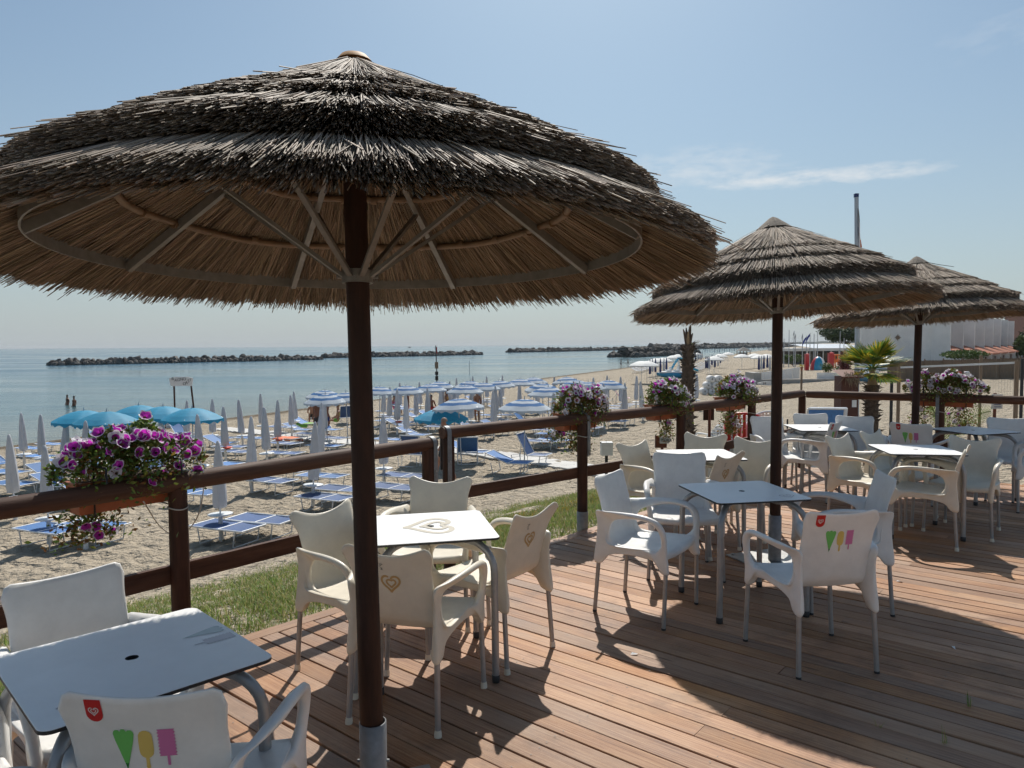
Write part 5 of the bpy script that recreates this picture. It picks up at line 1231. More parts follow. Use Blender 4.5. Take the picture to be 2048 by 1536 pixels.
person_h(676, 808, 1.2, 'woman in yellow-green skirt sitting on a lounger edge beside the big pole', R(110), 'sit', 'skin', 'wear_green', 'hair_fair', 1.66, top='shirt_yellow')
person_h(624, 801, 1.25, 'bare-backed man sitting beside the blue deckchair', R(20), 'sit', 'skin', 'black', 'hair', 1.75)
person_h(634, 795, 1.78, 'tanned man standing under the pair of striped umbrellas', R(60), 'stand', 'skin_dark', 'black', 'hair', 1.74)
person_h(653, 795, 1.74, 'person in dark clothes standing right of the striped umbrella pair', R(-60), 'stand', 'skin_dark', 'navy', 'hair', 1.7, top='navy')
person_h(815, 779, 1.72, 'person with red towel standing among the striped umbrellas', R(100), 'stand', 'skin_dark', 'wear_red', 'hair', 1.7, top='wear_red')
person_h(893, 778, 1.7, 'person in golden wrap standing by the striped umbrellas', R(80), 'stand', 'skin_dark', 'wear_gold', 'hair', 1.68, top='wear_gold')
person_h(788, 789, 1.2, 'person in pink top sitting under the striped umbrellas', R(-40), 'sit', 'skin', 'wear_pink', 'hair', 1.65, top='wear_pink')
person_h(862, 789, 1.2, 'person in red shorts sitting behind the turquoise umbrella', R(-20), 'sit', 'skin_dark', 'wear_red', 'hair', 1.7)
person_h(954, 779, 1.72, 'person in orange shorts standing by the loungers right of centre', R(40), 'stand', 'skin', 'orange', 'hair', 1.7)
# blue deckchairs with raised backs
for px, py, kind, rz, lb in ((935, 925, 'up', 95, 'raised blue deckchair facing the sea beside the slab path'), (828, 930, 'up2', 70, 'raised dark blue deckchair left of the two adjoining posts'), (632, 836, 'up', 110, 'blue deckchair with its back to the deck near the big pole'), (690, 848, 'up2', 120, 'deckchair draped in lime green next to the big pole')):
    p = atg(px, py); put_lounger(kind, p, lb, R(rz - 180 + 180))
# red lounger chair
rc = lounger(55, 'red'); o = rc[0]; p = atg(1240, 806); o.location = p; o.rotation_euler = (0, 0, R(-10)); tag(o, 'red lounger with raised back left of the dead palm', 'lounger')

# small belongings: red bowls on trays and towels on loungers
bw = MB(); bw.lathe([(.03, 0), (.10, .012), (.17, .06), (.165, .065), (.09, .02), (.001, .015)], 18); bwm = bw.mesh('red_bowl', M['bowl_red'])
for px, nm in ((449, 'left'), (553, 'middle'), (793, 'right')):
    i = min(range(len(closed)), key=lambda q: abs(closed[q][0] - px)); p = upos[i]; o = link('red_bowl', bwm, None, (p.x + .09, p.y - .08, p.z + .535)); tag(o, 'red bowl on an umbrella tray, %s of the three' % nm, 'bowl', 'red bowls on umbrella trays')
def towel(px, py, mt_, label, rz=0.0):
    q = atg(px, py); j = min(range(len(lp_)), key=lambda a: (Vector((lp_[a].x, lp_[a].y)) - Vector((q.x, q.y))).length); c = lp_[j]; a = math.atan2(-SHN.y, -SHN.x); m = MB(); P = []
    for u in range(9):
        x = -.45 + .9 * u / 8; P.append([(x, y, .348 + .006 * math.sin(x * 13 + y * 5) - max(0, abs(y) - .33) * 1.6) for y in (-.44, -.36, -.32, -.15, 0, .15, .32, .36, .44)])
    m.grid(P, 9, 9); o = m.build('beach_towel', mt_, None, (c.x, c.y, ground(c.x, c.y)), (0, 0, a)); tag(o, label, 'towel', 'towels on the loungers')
towel(200, 890, M['wear_red'], 'red towel over a lounger by the turquoise umbrellas'); towel(575, 892, M['orange'], 'orange towel over a lounger left of the big pole'); towel(690, 850, M['wear_green'], 'lime towel over the deckchair next to the big pole'); towel(790, 812, M['wear_pink'], 'pink towel under the striped umbrellas right of the big pole')
for i, (px, py) in enumerate(((1268, 1309), (1909, 1296), (1800, 1163))):
    p = at(px, py, .004); m = MB(); m.add([(-.02, 0, 0), (.015, -.006, .004), (.024, .008, .001), (-.008, .014, .007)], [(0, 1, 2), (0, 2, 3)], 0, False); tag(m.build('paper_scrap', M['wall_white'], None, p, (0, 0, i * 1.3)), ('white paper scrap on the deck left of the middle table leg', 'white paper scrap in the parasol shade at the right', 'white paper scrap on the sunny deck before the right-hand chairs')[i], 'paper scrap', 'paper scraps on the deck')
# ================================================================== far beach and the right-hand background
FP = lambda px, py, depth: atd(px, py, depth)
def gz(p): return ground(p.x, p.y)
def on_ground(px, depth):
    d = ray(px, 690); t = depth / d.y; x = d.x * t; return Vector((x, depth, ground(x, depth)))
def hgt(px, py, depth, base): return atd(px, py, depth).z - base.z
# second bathing station: white open parasols, blue and white closed ones, rows of loungers
WU = open_umbrella('beach_umbrella', 1.25, 2.25, [M['awning_white'], M['awning_white']], False, .15)
CB = closed_umbrella(2.3, M['navy'], False); CW = closed_umbrella(2.3, M['shade_white'], False)
wl = sorted([(1283, 719), (1294, 719), (1313, 714), (1326, 713), (1346, 709), (1356, 707), (1393, 704), (1428, 710), (1440, 706), (1456, 703), (1484, 706), (1509, 705), (1520, 707), (1533, 706)])
for i, (px, py) in enumerate(wl):
    p = atg(px, py, 2.4); o = inst('WU', WU, p, br.uniform(0, 6)); tag(o, 'open white umbrella of the far bathing station, %s from the left' % ordinal(i + 1), 'beach umbrella', 'white umbrellas on the far beach')
cl = sorted([(1300, 719), (1305, 717), (1311, 717), (1321, 717), (1328, 716), (1333, 716), (1391, 706), (1395, 706), (1398, 705), (1402, 705), (1405, 704), (1412, 712), (1416, 712), (1419, 713), (1424, 709), (1430, 711), (1436, 710), (1441, 707), (1518, 712), (1523, 712), (1528, 711), (1535, 710), (1540, 712)])
for i, (px, py) in enumerate(cl):
    k = i % 3 != 1; p = atg(px, py, 2.3); o = inst('CB' if k else 'CW', CB if k else CW, p, br.uniform(0, 6)); tag(o, '%s closed umbrella on the far beach, %s from the left there' % ('navy' if k else 'white', ordinal(i + 1)), 'beach umbrella', 'closed umbrellas on the far beach')
FLG = lounger(25, 'shade_white')
for i in range(46):
    if i < 16: px = 1274 + i * 3.6; py = 747 - i * 1.15
    else: j = i - 16; px = 1392 + (j % 15) * 4.1; py = 741 - (j % 15) * 1.75 + (4 if j > 14 else 0)
    p = atg(px, py); o = inst('FLG', FLG, p, math.atan2(-SHN.y, -SHN.x) + br.gauss(0, .1), 1.25); tag(o, 'pale lounger in the far rows, %s from the left in the %s row' % (ordinal(i + 1 if i < 16 else (i - 16) % 15 + 1), 'seaward' if i < 16 else 'front' if i > 30 else 'back'), 'lounger', 'pale loungers on the far beach')
far = []
for i in range(34):
    px = 1405 + i * 4.9; p = atd(px, 697.5, 420 + 8 * (i % 5)); p.z = ground(p.x, p.y); o = inst('CB' if i % 2 else 'CW', CB if i % 2 else CW, p, 0, 1.25); tag(o, 'closed umbrella near the horizon, %s from the left in the farthest row' % ordinal(i + 1), 'beach umbrella', 'farthest closed umbrellas')
# beach pavilion
p = atg(1487, 713); k = p.y / FPX; pv = empty('beach_pavilion', p); tag(pv, 'small pavilion with dark hipped roof on the far beach', 'pavilion'); zr = 11 * k
m = MB(); m.add([(-13 * k, -13 * k, zr), (13 * k, -13 * k, zr), (13 * k, 13 * k, zr), (-13 * k, 13 * k, zr), (0, 0, zr + 8.5 * k)], [(0, 1, 4), (1, 2, 4), (2, 3, 4), (3, 0, 4), (3, 2, 1, 0)], 0, False); m.build('roof', M['dark_cap'], pv)
for sx in (-1, -.33, .33, 1):
    for sy in (-1, 1): m = MB(); m.tube([(sx * 10 * k, sy * 10 * k, 0), (sx * 10 * k, sy * 10 * k, zr)], .12, 6); m.build('post', M['timber'], pv)
m = MB(); m.box((0, 4 * k, 4 * k), (16 * k, 8 * k, 8 * k)); m.build('kiosk', M['pole_grey'], pv)
# pedal boats with slides
def pedal_boat(label, px, py, rz, s=1.0):
    p = atg(px, py); root = empty('pedal_boat', p, rz); tag(root, label, 'pedal boat', 'pedal boats on the sand'); root.scale = (s, s, s)
    for sy in (-1, 1):
        m = MB(); P = []
        for i in range(13):
            t = i / 12; x = -2.1 + 4.2 * t; w = .36 * (1 - abs(2 * t - 1) ** 3) + .05; z0 = .02 + .28 * abs(2 * t - 1) ** 3; P.append([(x, sy * .62 - w, .62), (x, sy * .62 - w * .8, z0 + .12), (x, sy * .62, z0), (x, sy * .62 + w * .8, z0 + .12), (x, sy * .62 + w, .62), (x, sy * .62 - w, .62)])
        m.grid(P, 6, 13); m.build('hull', M['boat_blue'], root)
    m = MB(); m.box((-.1, 0, .68), (3.9, 1.9, .14)); m.build('deck', M['white_metal'], root)
    for x, y in ((.9, -.45), (.9, .45), (.0, -.45), (.0, .45)): m = MB(); m.box((x, y, .84), (.5, .5, .18)); m.box((x - .24, y, 1.08), (.1, .5, .4)); m.build('seat', M['white_metal'], root)
    m = MB(); path = [(-.2, 0, 2.15), (-.7, 0, 2.05), (-1.3, 0, 1.55), (-2.0, 0, .95), (-2.5, 0, .75)]; pts = crom(path, 4)
    m.grid([[(x, y, z + q) for y, q in ((-.30, .22), (-.26, .0), (0, -.03), (.26, .0), (.30, .22))] for x, _, z in pts], 5, len(pts)); m.build('slide', M['slide_blue'], root)
    for sy in (-1, 1):
        m = MB(); m.tube([(.75, sy * .32, .7), (-.15, sy * .3, 2.15)], .07, 6); m.build('ladder_rail', M['slide_blue'], root)
        m = MB(); m.tube([(-.2, sy * .3, 2.1), (-.5, sy * .34, .7)], .05, 6); m.build('slide_post', M['white_metal'], root)
    for i in range(5): m = MB(); t = (i + .5) / 5; m.tube([(.75 - .9 * t, -.3, .7 + 1.45 * t), (.75 - .9 * t, .3, .7 + 1.45 * t)], .035, 6); m.build('rung', M['white_metal'], root)
    return root
pedal_boat('blue and white pedal boat with slide behind the dead palm trunk', 1352, 756, R(178))
pedal_boat('blue and white pedal boat with slide behind the green palm', 1745, 764, R(170), .85)
# stacked white rolls
b = MB(); b.lathe([(.06, -.32), (.235, -.32), (.255, -.28), (.255, .28), (.235, .32), (.06, .32)], 16); rm = b.mesh('float_roll', M['wall_white']); q = atg(1430, 789); b2 = MB(); b2.lathe([(.06, -.32), (.235, -.32), (.255, -.28), (.255, .28), (.235, .32), (.06, .32)], 16); rm2 = b2.mesh('float_roll', M['red'])
n = 0
for row, cnt in enumerate((4, 3, 2)):
    for c in range(cnt):
        n += 1; o = link('float_roll', rm, None, (q.x + (c - cnt / 2) * .53 + .2, q.y, q.z + .25 + row * .45), (R(90), 0, R(8))); tag(o, 'white plastic float roll, %s in %s' % (('leftmost', 'second from left', 'third from left', 'rightmost')[c if c < cnt - 1 else 3], ('the bottom row of the stack', 'the middle row of the stack', 'the top row of the stack')[row]), 'float', 'stacked float rolls on the sand')
for i in range(2): o = link('float_roll', rm2, None, (q.x + 1.35, q.y + .05, q.z + .25 + i * .48), (R(60), 0, R(30))); tag(o, 'red plastic float beside the white stack, %s' % ('lower' if i == 0 else 'upper'), 'float', 'red floats on the sand')
# ------------------------------------------------------------------ palms
def palm_trunk(root, h, r0, r1, spiky, seed):
    r = random.Random(seed); m = MB(); nz_ = int(h / .07); P = []
    for i in range(nz_ + 1):
        t = i / nz_; rr = (r0 + (r1 - r0) * t) * (1 + .10 * (i % 2) + .05 * r.random()); P.append((rr, h * t))
    m.lathe(P, 16, fn=lambda a, z: 1 + .06 * math.sin(a * 7 + z * 31)); m.lathe([P[-1], (.01, h + .03)], 16); m.build('trunk', M['trunk'], root)
    s = MB()
    for i in range(spiky):
        t = r.random(); a = r.uniform(0, 6.28); rr = (r0 + (r1 - r0) * t); d = Vector((math.cos(a), math.sin(a), 0)); z = h * t; e = r.uniform(.06, .15) * (r0 / .15); w = Vector((-d.y, d.x, 0)) * .03
        p0 = d * rr * .95 + Vector((0, 0, z)); tip = d * (rr + e) + Vector((0, 0, z + r.uniform(-.02, .16))); s.add([p0 - w, p0 + w, p0 + Vector((0, 0, .05)), tip], [(0, 1, 3), (1, 2, 3), (2, 0, 3)], 0, False)
    o = s.build('bark_stubs', M['palm_dry'] if spiky < 150 else M['trunk'], root); tag(o, kind='stuff')
def fan(root, c, d, stalk, size, mts, r, spread=150):
    """one fan-shaped palm leaf: stalk and pleated segments"""
    d = Vector(d).normalized(); side = d.cross(Vector((0, 0, 1))); side = side.normalized() if side.length > .1 else Vector((1, 0, 0)); up = side.cross(d)
    tip = Vector(c) + d * stalk; m = MB(); m.tube([c, Vector(c) + d * stalk * .5 + Vector((0, 0, .02)), tip], [.014, .011, .008], 5)
    n = 22
    for i in range(n):
        a = R(-spread / 2 + spread * i / (n - 1)); dd = (d * math.cos(a) + side * math.sin(a)).normalized(); L = size * (.62 + .38 * math.cos(a * .8)) * r.uniform(.92, 1.05); w = size * .045
        nn = dd.cross(up).normalized() * w; bend = Vector((0, 0, -L * .10 * r.uniform(.3, 1.4))) + up * L * .06
        pts = [tip, tip + dd * L * .45 + up * L * .03, tip + dd * L * .8 + bend * .5, tip + dd * L + bend]
        V = [pts[0] - nn * .15, pts[0] + nn * .15, pts[1] - nn, pts[1] + nn, pts[2] - nn * .6, pts[2] + nn * .6, pts[3]]; mi = 1 if r.random() < .36 else 0
        m.add(V, [(0, 1, 3, 2), (2, 3, 5, 4)], mi, False); m.add([V[4], V[5], V[6]], [(0, 1, 2)], 1 if r.random() < .35 else mi, False)
    return m.build('frond', mts, root)
p = on_ground(1746, 20.0); pr = random.Random(4); pt = empty('palm_tree', p); tag(pt, 'small fan palm with yellow-green crown beside the grey flagpole', 'palm tree'); hc = hgt(1746, 770, 20, p); palm_trunk(pt, hc, .175, .15, 200, 3)
nk = MB(); nk.lathe([(.15, hc - .02), (.10, hc + .15), (.075, hc + .45)], 12); nk.build('neck', M['palm_dry'], pt)
cr = empty('crown', (0, 0, hc + .42), 0, pt)
for i in range(17):
    a = i * 2.4; e = R(68 - 5.6 * i); fan(cr, (0, 0, 0), (math.cos(a) * math.cos(e), math.sin(a) * math.cos(e), math.sin(e)), pr.uniform(.30, .45), pr.uniform(.62, .74), [M['palm'], M['palm_yellow']], pr)
for px_t, ee in ((1764, 70), (1790, 20), (1702, -8), (1705, 25)):
    sgn = 1 if px_t > 1746 else -1; fan(cr, (0, 0, 0), (sgn * math.cos(R(ee)), -.25, math.sin(R(ee))), .40, .74, [M['palm'], M['palm_yellow']], pr, 110)
p = on_ground(1376, 18.0); pt = empty('dead_palm', p); tag(pt, 'dead palm with shaggy trunk and stump of fronds behind the petunia boxes', 'palm tree'); hc = hgt(1374, 690, 18, p); palm_trunk(pt, hc, .16, .12, 420, 6)
cr = empty('crown', (0, 0, hc), 0, pt)
for i in range(7):
    a = i * .9; m = MB(); e = R(82 - 3 * i); L = .5 - .03 * i; d = Vector((math.cos(a) * math.cos(e), math.sin(a) * math.cos(e), math.sin(e))); m.tube([(d.x * .02, d.y * .02, -.1), d * L * .5, d * L], [.05, .045, .012], 6); m.build('frond_stub', M['palm_dry'] if i % 2 else M['trunk'], cr)
for a_, e_ in ((0, 30), (.3, 8), (-.4, 18)): fan(cr, (0, 0, 0), (math.cos(a_), math.sin(a_) - .3, math.sin(R(e_))), .12, .22, [M['palm'], M['palm_dry']], pr, 60)
# cycad with two long fronds behind the right-hand flower box
p = on_ground(1895, 9.3); cy_ = empty('cycad', p); tag(cy_, 'cycad with long feathery fronds below the right-hand flower box', 'plant')
zb = hgt(1895, 868, 9.3, p)
for tip, L in (((1982, 822), .9), ((1858, 812), .6), ((1940, 850), .5), ((1880, 830), .5)):
    t = FP(tip[0], tip[1], 9.3) - p; c0 = Vector((0, 0, zb * .75)); m = MB(); pts = [c0.lerp(t, k) + Vector((0, 0, .12 * math.sin(math.pi * k))) for k in [i / 14 for i in range(15)]]; m.tube(pts, [.010 - .0005 * i for i in range(15)], 5)
    for i in range(2, 15):
        d = (pts[i] - pts[i - 1]).normalized(); s_ = d.cross(Vector((0, 1, 0))).normalized()
        for sg_ in (-1, 1):
            for h_ in (0, .5):
                b0 = pts[i - 1].lerp(pts[i], h_); l = .14 * math.sin(math.pi * min(1, (i + h_) / 15.5)) + .03; e = b0 + s_ * sg_ * l + d * l * .8 + Vector((0, -.02, 0)); w = d * .006; m.add([b0 - w, b0 + w, e], [(0, 1, 2)], 0, False)
    m.build('frond', M['palm'], cy_)
m = MB(); m.lathe([(.12, -.2), (.13, zb * .5), (.08, zb * .78)], 10); m.build('stem', M['trunk'], cy_)
# ------------------------------------------------------------------ things just behind the fence
def simple(name, label, cat, px, depth, build, group=None):
    p = on_ground(px, depth); root = empty(name, p); tag(root, label, cat, group); build(root, p, depth / FPX, lambda py: hgt(px, py, depth, p)); return root
def totem(root, p, k, z):
    m = MB(); m.box((0, 0, z(752) / 2), (34 * k, .42, z(752))); m.build('cabinet', M['brown_paint'], root)
    m = MB(); m.add([(-21 * k, -.35, z(752)), (21 * k, -.35, z(752)), (21 * k, .3, z(740)), (-21 * k, .3, z(740)), (-21 * k, -.35, z(755)), (21 * k, -.35, z(755))], [(0, 1, 2, 3), (4, 5, 1, 0)], 0, False); m.build('roof', M['brown_sign'], root)
    m = MB(); m.box((8.5 * k, -.225, (z(799) + z(813)) / 2), (9 * k, .01, z(799) - z(813))); m.build('notice', M['wall_white'], root)
    r = random.Random(8); m = MB()
    for i in range(90):
        x = r.uniform(-15, 17) * k; z0 = z(r.uniform(741, 756)); m.add([(x, -.30, z0), (x + .02, -.30, z0), (x + r.gauss(0, .12), -.36 - r.random() * .12, z0 - r.uniform(.1, .34))], [(0, 1, 2)], 0, False)
    o = m.build('dry_fronds', M['palm_dry'], root); tag(o, kind='stuff')
    m = MB()
    for i in range(22): x = r.uniform(2, 14) * k; m.add([(x, -.32, z(748)), (x + .03, -.32, z(748)), (x + r.gauss(0, .08), -.34, z(748) + r.uniform(-.05, .12))], [(0, 1, 2)], 0, False)
    o = m.build('leaves', M['palm_yellow'], root); tag(o, kind='stuff')
simple('brown_cabinet', 'tall dark brown cabinet topped with dry palm leaves left of the flagpole', 'cabinet', 1694, 19, totem)
def flagpole(root, p, k, z):
    m = MB(); m.tube([(0, 0, 0), (-.03, 0, z(660)), (-9 * k, 0, z(390))], [5 * k, 4.6 * k, 3.6 * k], 12); m.build('pole', M['pole_grey'], root)
    m = MB(); m.box((-9 * k, 0, z(391)), (7 * k, .12, 7 * k)); m.build('head', M['navy'], root)
    m = MB(); m.tube([(-5 * k, 0, z(390)), (-4 * k, 0, z(440))], .012, 5); m.build('halyard', M['navy'], root)
    rows = []
    for i in range(12):
        t = i / 11; y = 418 + 85 * t; w = (1.5 + 6.5 * t) * k; rows.append([(-7 * k + 1.5 * k * t + w * u, -.06 - .05 * math.sin(u * 9 + i * .4), z(y)) for u in (0, .25, .5, .75, 1)])
    m = MB(); m.grid(rows, 5, 12); f = m.build('banner', M['shade_white'], root)
    m = MB(); m.grid([[(x + .25 * k, y - .006, zz) for x, y, zz in rw[:2]] for rw in rows[5:]], 2, 7); m.build('banner_stripe', M['flag_blue'], f)
    m = MB(); m.grid([[(x, y - .006, zz) for x, y, zz in rw[3:]] for rw in rows[8:11]], 2, 3); m.build('banner_patch', M['orange'], f)
simple('flagpole', 'tall grey flagpole with limp banner behind the middle parasol', 'flagpole', 1716, 24, flagpole)
def pot_post(root, p, k, z):
    m = MB(); m.tube([(0, 0, 0), (0, 0, z(741))], 2.2 * k, 8); m.build('post', M['timber'], root); m = MB(); m.lathe([(1.8 * k, z(741)), (3.2 * k, z(734)), (2.4 * k, z(734))], 10); m.build('pot', M['terracotta'], root)
    o = link('flowers', leaves([(br.gauss(0, 2) * k, br.gauss(0, 2) * k, z(734) + br.uniform(0, 4) * k) for _ in range(60)], 2.4 * k, 3, M['palm_yellow']), root); tag(o, kind='stuff')
simple('flower_post', 'thin wooden post with a small pot of yellow flowers above the corner rail', 'post', 1604, 16, pot_post)
def sign_back(root, p, k, z):
    m = MB(); m.box((0, 0, z(850) / 2 + z(818) / 2), (5.5 * k, .06, z(818) * 1.0)); m.build('post', M['brown_sign'], root) if False else None
    m = MB(); m.tube([(0, 0, 0), (0, 0, z(815))], 3.0 * k, 8); m.build('post', M['brown_sign'], root); m = MB(); m.box((0, .05, (z(816) + z(841)) / 2), (21 * k, .04, z(816) - z(841))); m.build('board', M['post_wood'], root)
simple('sign_board', 'brown sign board on a post seen from behind, under the rail', 'sign', 1420, 12, sign_back)
def arrow_sign(root, p, k, z):
    m = MB(); m.tube([(0, 0, 0), (0, 0, z(867))], 3 * k, 8); m.build('post', M['brown_sign'], root); m = MB(); m.box((-3 * k, -.02, (z(870) + z(895)) / 2), (23 * k, .04, z(870) - z(895))); m.build('board', M['brown_sign'], root)
    a, b_ = z(871), z(886); m = MB(); V = [(-6 * k, -.06, b_), (12 * k, -.06, b_), (17 * k, -.06, (a + b_) / 2), (12 * k, -.06, a), (-6 * k, -.06, a)]; m.add(V + [(x, y + .02, zz) for x, y, zz in V], [(0, 1, 2, 3, 4), (9, 8, 7, 6, 5)] + [(i, 5 + i, 5 + (i + 1) % 5, (i + 1) % 5) for i in range(5)], 0, False); o = m.build('arrow', M['slab'], root)
    letters('TOILET', 8.0 * k, o, Vector((-4.5 * k, -.063, b_ + 4.2 * k)), Euler((R(90), 0, 0)), M['black'])
simple('arrow_sign', 'brown post with a white arrow sign left of the rail-side table', 'sign', 1325, 10.5, arrow_sign)
def bin_(root, p, k, z):
    m = MB(); m.tube([(0, 0, 0), (0, 0, z(905))], .02, 6); m.build('stake', M['dark_cap'], root)
    for dx in (-5.5, 6): m = MB(); m.box((dx * k, 0, (z(884) + z(910)) / 2), (11.5 * k, .12, z(884) - z(910)), None, 0, 1.06); m.build('bin', M['white_plastic'], root)
simple('litter_bins', 'pair of white plastic bins on a stake below the first petunia box', 'bin', 1213, 9.3, bin_)
def notice(root, p, k, z):
    m = MB(); m.tube([(0, 0, 0), (0, 0, z(786))], 3 * k, 8); m.build('post', M['brown_sign'], root); m = MB(); m.box((0, -.05, (z(788) + z(817)) / 2), (20 * k, .03, z(788) - z(817))); o = m.build('board', M['slab'], root)
    for i in range(5): m = MB(); m.box((0, -.068, z(793 + i * 5)), (14 * k, .004, 1.2 * k)); m.build('text_line', M['navy'], o)
simple('notice_sign', 'small pale notice on a brown post behind the right-hand rail', 'sign', 1993, 11.5, notice)
# stacked plastic chairs
def mono_chair(mt):
    root = empty('plastic_chair'); m = MB(); m.grid([[(-.24 + .12 * i, -.22 + .11 * j, .42 + .01 * math.sin(i)) for i in range(5)] for j in range(5)], 5, 5); m.build('seat', mt, root)
    m = MB()
    for i in range(7):
        x = -.21 + .07 * i; m.grid([[(x - .022, .22 + .12 * t, .44 + .44 * t - .05 * (x / .21) ** 2 * t), (x + .022, .22 + .12 * t, .44 + .44 * t - .05 * (x / .21) ** 2 * t)] for t in (0, .5, 1)], 2, 3)
    m.tube(crom([(-.25, .23, .44), (-.25, .33, .78), (-.12, .36, .88), (.12, .36, .88), (.25, .33, .78), (.25, .23, .44)], 5), .022, 6); m.build('back', mt, root)
    for s in (-1, 1):
        m = MB(); m.tube(crom([(s * .26, .32, .64), (s * .29, 0, .66), (s * .28, -.22, .62), (s * .27, -.24, .42)], 4), .025, 6, flat=.6); m.build('armrest', mt, root)
        for y in (-.23, .24): m = MB(); m.tube([(s * .25, y, .44), (s * .28, y * 1.12, 0)], [.03, .024], 6); m.build('leg', mt, root)
    return snapshot(root)
MC = mono_chair(M['wall_white']); MR = mono_chair(M['red'])
for s_i, (px, dep, cnt, nm) in enumerate(((1418, 13.5, 4, 'left'), (1447, 13.0, 6, 'middle'), (1472, 12.6, 7, 'right'))):
    p = on_ground(px, dep)
    for i in range(cnt):
        sp_ = (atd(px, (838, 822, 816)[s_i], dep).z - .9 - p.z) / (cnt - 1); o = inst('MC', MC, (p.x + .035 * i, p.y - .05 * i, p.z + max(.04, sp_) * i), R(200)); tag(o, 'white plastic chair in the %s stack behind the fence, %s from the bottom' % (nm, ordinal(i + 1)), 'chair', 'stacked white plastic chairs')
p = on_ground(1492, 12.0); o = inst('MR', MR, (p.x, p.y, max(p.z, atd(1492, 818, 12).z - 1.02)), R(160), 1.1); tag(o, 'red plastic armchair on the white stacks behind the fence', 'chair')
FO = lounger(75)
for i in range(3): p = on_ground(1650 + 11 * i, 13.5); o = inst('FO', FO, (p.x, p.y + .18 * i, p.z + .35), R(80)); tag(o, 'upright folded blue lounger behind the corner table, %s' % ('nearest', 'middle one', 'farthest')[i], 'lounger', 'folded blue loungers')
for i, (px, y0, mt_) in enumerate(((1566, 838, 'white_metal'), (1577, 838, 'black'), (1832, 828, 'white_metal'))):
    p = on_ground(px, 12.5); m = MB(); m.tube([(0, 0, 0), (0, 0, hgt(px, y0, 12.5, p))], .022 if mt_ != 'black' else .014, 7); tag(m.build('stake', M[mt_], None, p), ('white stake behind the middle parasol pole', 'thin black stake next to the white stake', 'white stake left of the farthest parasol pole')[i], 'stake')
# ------------------------------------------------------------------ volleyball net and reed fence
a = on_ground(1799, 22.8); c = on_ground(2035, 19.6); ht = hgt(1799, 735, 22.8, a)
nt_ = empty('volleyball_net', a); tag(nt_, 'volleyball net with white top band between wooden posts', 'net')
d = c - a; n = 46; hz = [0, .13, .26, .39, .52, .65, .78, .91]
for q in (Vector((0, 0, 0)), d):
    m = MB(); m.tube([q + Vector((0, 0, -.2)), q + Vector((0, 0, ht + .05))], .055, 8); m.build('post', M['timber'], nt_)
m = MB(); m.bar(Vector((0, 0, ht)), d + Vector((0, 0, ht)), .012, .06); m.build('top_band', M['wall_white'], nt_)
m = MB(); m.bar(Vector((0, 0, ht - 1)), d + Vector((0, 0, ht - 1)), .01, .012)
for h_ in hz[1:]: m.bar(Vector((0, 0, ht - h_)), d + Vector((0, 0, ht - h_)), .0025, .0025)
for i in range(1, n): q = d * (i / n); m.bar(q + Vector((0, 0, ht - .03)), q + Vector((0, 0, ht - 1)), .0025, .0025, up=(0, 1, 0))
o = m.build('net_mesh', M['net'], nt_); tag(o, kind='stuff')
for px, y0, dep, lb in ((1963, 711, 26, 'wooden post rising behind the volleyball net'), (2046, 717, 24, 'slim grey post at the right edge behind the net'), (1785, 760, 24, 'dark iron post left of the volleyball net')):
    p = on_ground(px, dep); m = MB(); m.tube([(0, 0, -.1), (0, 0, hgt(px, y0, dep, p))], .05, 8); tag(m.build('court_post', M['timber'] if px == 1963 else M['dark_cap'], None, p), lb, 'post')
fa = on_ground(1776, 57); fb = on_ground(2120, 54); fz = 1.62; rf = empty('reed_fence', fa); tag(rf, 'long brown reed screen fence behind the volleyball court', 'fence'); d = fb - fa; npan = 9
b = MB(); Lp = d.length / npan; hr = random.Random(5); nre = 60; V = []
for i in range(nre):
    x = -Lp / 2 + Lp * (i + .5) / nre; w = Lp / nre * .62; h_ = fz * hr.uniform(.975, 1.01); y = hr.uniform(-.012, .012); b.add([(x - w, y, 0), (x, y - .018, 0), (x + w, y, 0), (x - w, y, h_), (x, y - .018, h_), (x + w, y, h_)], [(0, 1, 4, 3), (1, 2, 5, 4)], 0, True)
b.box((0, .03, .4), (Lp, .03, .05)); b.box((0, .03, 1.3), (Lp, .03, .05)); pm_ = b.mesh('reed_panel', M['reed'])
for i in range(npan):
    c = d * ((i + .5) / npan); link('reed_panel', pm_, rf, c, (0, 0, math.atan2(d.y, d.x)))
    m = MB(); q = d * (i / npan); m.tube([q + Vector((0, -.06, 0)), q + Vector((0, -.06, fz + .12))], .05, 6); m.build('post', M['timber'], rf)
m = MB(); q0 = fa + Vector((0, -.4, 1.0)); m.tube([Vector((6, -.3, .95)), Vector((6, -.3, .95)) + d * .8], .02, 5); m.build('green_cord', M['mesh_green'], rf)
for px, mt_, lb, nm in ((1904, 'brown_paint', 'dark low table against the reed fence', 'low_table'), (1919, 'red', 'red barrel bin against the reed fence', 'barrel_bin'), (1935, 'wall_white', 'white barrel bin against the reed fence', 'barrel_bin')):
    p = on_ground(px, 54.5); m = MB(); k = 54.5 / FPX
    if nm == 'low_table': m.box((0, 0, .5), (12 * k, .4, .06)); [m.box((s * 5 * k, 0, .25), (.06, .3, .5)) for s in (-1, 1)]
    else: m.lathe([(.01, 0), (5.0 * k, 0), (5.6 * k, 8 * k), (5.2 * k, 13 * k), (5.6 * k, 13.5 * k), (4 * k, 16 * k), (.01, 16.3 * k)], 14)
    tag(m.build(nm, M[mt_], None, p), lb, 'table' if nm == 'low_table' else 'bin')
